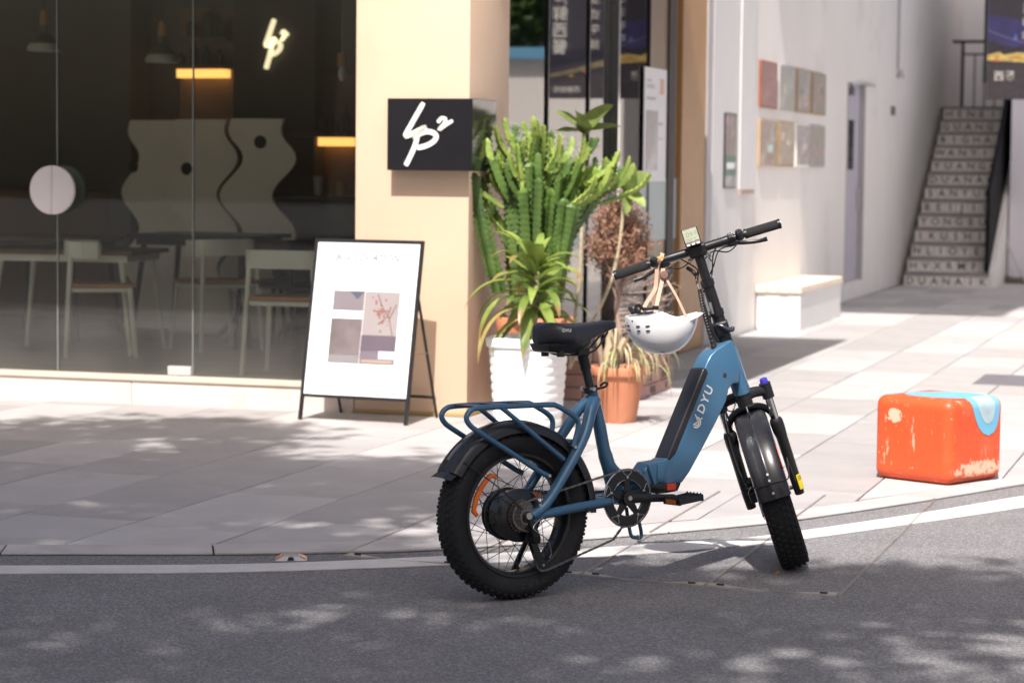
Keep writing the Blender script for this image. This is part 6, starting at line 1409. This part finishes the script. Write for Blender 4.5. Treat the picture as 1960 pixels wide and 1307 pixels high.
MB().tube(catmull([(0, 0, .2), t1 * .5 + Vector((.02, 0, 0)), t1], 6), .011, 8).build('stem', M_DRTR, bg); MB().tube(catmull([(0, 0, .2), t2 * .6 + Vector((.06, 0, 0)), t2], 6), .010, 8).build('stem', M_DRTR, bg)
for d, u_, L, w in (((-.75, -.2, .75), (.3, -.3, .9), .16, .10), ((.55, -.3, .8), (-.3, -.5, .7), .17, .11), ((-.15, -.6, .75), (0, -.5, .8), .14, .10), ((.9, .1, .35), (0, -.3, 1), .16, .09), ((-.9, .2, .2), (0, -.2, 1), .14, .08), ((.1, .7, .7), (0, 0, 1), .15, .1)): big_leaf(t1, d, u_, L * 1.35, w * 1.4)
for d, u_, L, w in (((.7, -.3, .55), (-.2, -.8, .6), .15, .11), ((.2, -.6, .75), (0, -.8, .5), .14, .10), ((-.5, -.3, .6), (0, -.3, 1), .12, .08), ((.55, -.5, -.3), (0, -.5, .8), .14, .07), ((.1, -.5, -.6), (.4, -.6, .4), .13, .06)): big_leaf(t2, d, u_, L * 1.2, w * 1.25)

# ------------------------------------------------------------------ street trees behind the viewer: they shade the road
M_LEAF = leaf_mat('tree_leaf', (0.045, 0.085, 0.022), (0.09, 0.14, 0.035), trans=.3, rough=.45, vscale=.8); M_BARK = mat('tree_bark', (0.16, 0.12, 0.09), .9, var=.25, vscale=6, bump=.6, bscale=20)
def shade_tree(name, base, lobes, label, seed, leaves, group='street trees on the near side of the road'):
    t = empty(name, base, (0, 0, 0), label, 'tree', group); rg_ = np.random.default_rng(seed); rr = random.Random(seed)
    mb = MB(); fork = Vector((0.1, 0.1, 4.4))
    mb.tube(catmull([(0, 0, 0), (.05, .02, 1.6), (.02, .06, 3.2), fork], 4), [.19 - .004 * k for k in range(13)], 12)
    for c, r in lobes:
        c_ = Vector(c) - Vector(base)
        for q in range(5):
            e = c_ + Vector((rr.uniform(-.6, .6) * r[0], rr.uniform(-.6, .6) * r[1], rr.uniform(-.3, .5) * r[2])); m = fork.lerp(e, .5) + Vector((0, 0, .3))
            mb.tube(catmull([fork, m, e], 4), [.075, .07, .06, .055, .05, .04, .03, .02, .012], 7)
    mb.build('trunk', M_BARK, t)
    cen = []
    for (c, r), n in zip(lobes, leaves):
        k = max(10, n // 60); d = rg_.normal(size=(k, 3)); d /= np.linalg.norm(d, axis=1)[:, None]; d *= rg_.uniform(0.15, 1, (k, 1)) ** (1 / 2.2)
        cl = np.array(c) - np.array(base) + d * np.array(r)
        p = np.repeat(cl, 60, 0) + rg_.normal(size=(k * 60, 3)) * np.array([.20, .20, .13]); cen.append(p)
    p = np.concatenate(cen); n = len(p)
    a = rg_.normal(size=(n, 3)); a /= np.linalg.norm(a, axis=1)[:, None]; b = np.cross(a, rg_.normal(size=(n, 3)) + np.array([0, 0, 1.2])); b /= np.linalg.norm(b, axis=1)[:, None]
    L = rg_.uniform(.07, .125, (n, 1)); w = L * rg_.uniform(.42, .6, (n, 1)); V_ = np.stack([p - a * L, p - b * w * .8 + a * L * .1, p + a * L, p + b * w * .8 + a * L * .1], 1).reshape(-1, 3)
    me = bpy.data.meshes.new('crown'); me.vertices.add(4 * n); me.vertices.foreach_set('co', V_.ravel()); me.loops.add(4 * n); me.loops.foreach_set('vertex_index', np.arange(4 * n, dtype=np.int32))
    me.polygons.add(n); me.polygons.foreach_set('loop_start', np.arange(0, 4 * n, 4, dtype=np.int32)); me.update(calc_edges=True); me.materials.append(M_LEAF)
    link(bpy.data.objects.new('crown', me), t); return t
def sh(x, y, z): # crown centre whose shadow falls at x, y
    k = z / math.tan(R(SUN_EL)); return (x + SUN_DIR.x * k, y + SUN_DIR.y * k, z)
shade_tree('street_tree', (-5.4, 2.0, 0), [(sh(-3.7, 10.0, 8.4), (2.3, 2.2, 1.2)), (sh(-1.85, 11.75, 8.2), (0.95, 0.95, .7)), (sh(-0.75, 10.2, 8.0), (1.15, 0.85, .8)), (sh(-2.0, 8.6, 8.6), (1.7, 1.6, 1.0))], 'leafy street tree left of the viewer, shading the paving', 3, [10600, 2500, 3000, 5800])
shade_tree('street_tree', (-2.9, -0.6, 0), [(sh(-0.9, 6.9, 8.2), (2.0, 1.7, 1.1)), (sh(0.95, 7.65, 8.0), (0.80, 0.95, .8)), (sh(-2.9, 6.6, 8.5), (1.6, 1.6, 1.0)), (sh(0.35, 5.6, 8.2), (1.3, 1.0, .8)), (sh(-0.3, 8.1, 8.3), (0.8, 0.55, .6))], 'leafy street tree behind the viewer, shading the road', 9, [4700, 1500, 3300, 1600, 700])
# far side of the alley, seen in the side window
fb_ = empty('low_white_building', W(3.1, 15.6), BROT, 'low white building with a blue roof edge, mirrored in the side window', 'building')
MB().bx(0, 12, 0, 4, 0, 2.66).build('wall', M_WHITEW, fb_, 0); MB().bx(-.1, 12.1, -.15, 4.1, 2.662, 2.80).build('roof_edge', mat('blue_roof', (0.13, 0.33, 0.50), .4), fb_, 0)
shade_tree('yard_tree', tuple(W(7.0, 21.0)), [((*W(6.1, 21.3).xy, 4.0), (1.5, 1.2, 1.1)), ((*W(7.8, 21.3).xy, 4.6), (1.8, 1.4, 1.5))], 'green tree behind the low white building, mirrored in the side window', 5, [5200, 4200], 'trees behind the white building')
# houses across the road, behind the viewer: what the shop window mirrors
def street_house(x0, w, h, y, col, label, seed):
    t = empty('street_house', (x0, y, 0), (0, 0, 0), label, 'building', 'houses across the road mirrored in the shop window')
    cm = mat('house_render%d' % seed, col, .8, var=.08, vscale=.8); gm = bpy.data.materials.get('house_glass') or mat('house_glass', (0.03, 0.035, 0.04), .1); wm = M_WHITE
    MB().bx(0, w, -6, 0, 0, h).build('wall', cm, t, 0); MB().bx(-.15, w + .15, -6.1, .2, h + .002, h + .3).build('roof', M_GREYTRIM, t, 0)
    for fl_ in range(int(h // 3)):
        for k in range(int(w // 2.4)):
            a = 0.7 + k * 2.4; z0 = .9 + fl_ * 3.0
            wf = MB().bx(a - .08, a + 1.38, 0.002, .06, z0 - .08, z0 + 1.58).build('window', wm, t, 0); MB().bx(a, a + 1.3, 0.061, .07, z0, z0 + 1.5).build('pane', gm, wf, 0)
street_house(-22, 11.5, 9.5, -15, (0.34, 0.26, 0.20), 'brown rendered house across the road, left of the viewer', 1)
street_house(-10, 9.8, 7.0, -16, (0.45, 0.42, 0.38), 'grey rendered house across the road, behind the viewer', 2)
street_house(0.4, 11.8, 9.0, -15.5, (0.30, 0.22, 0.18), 'dark brown house across the road, right of the viewer', 3)
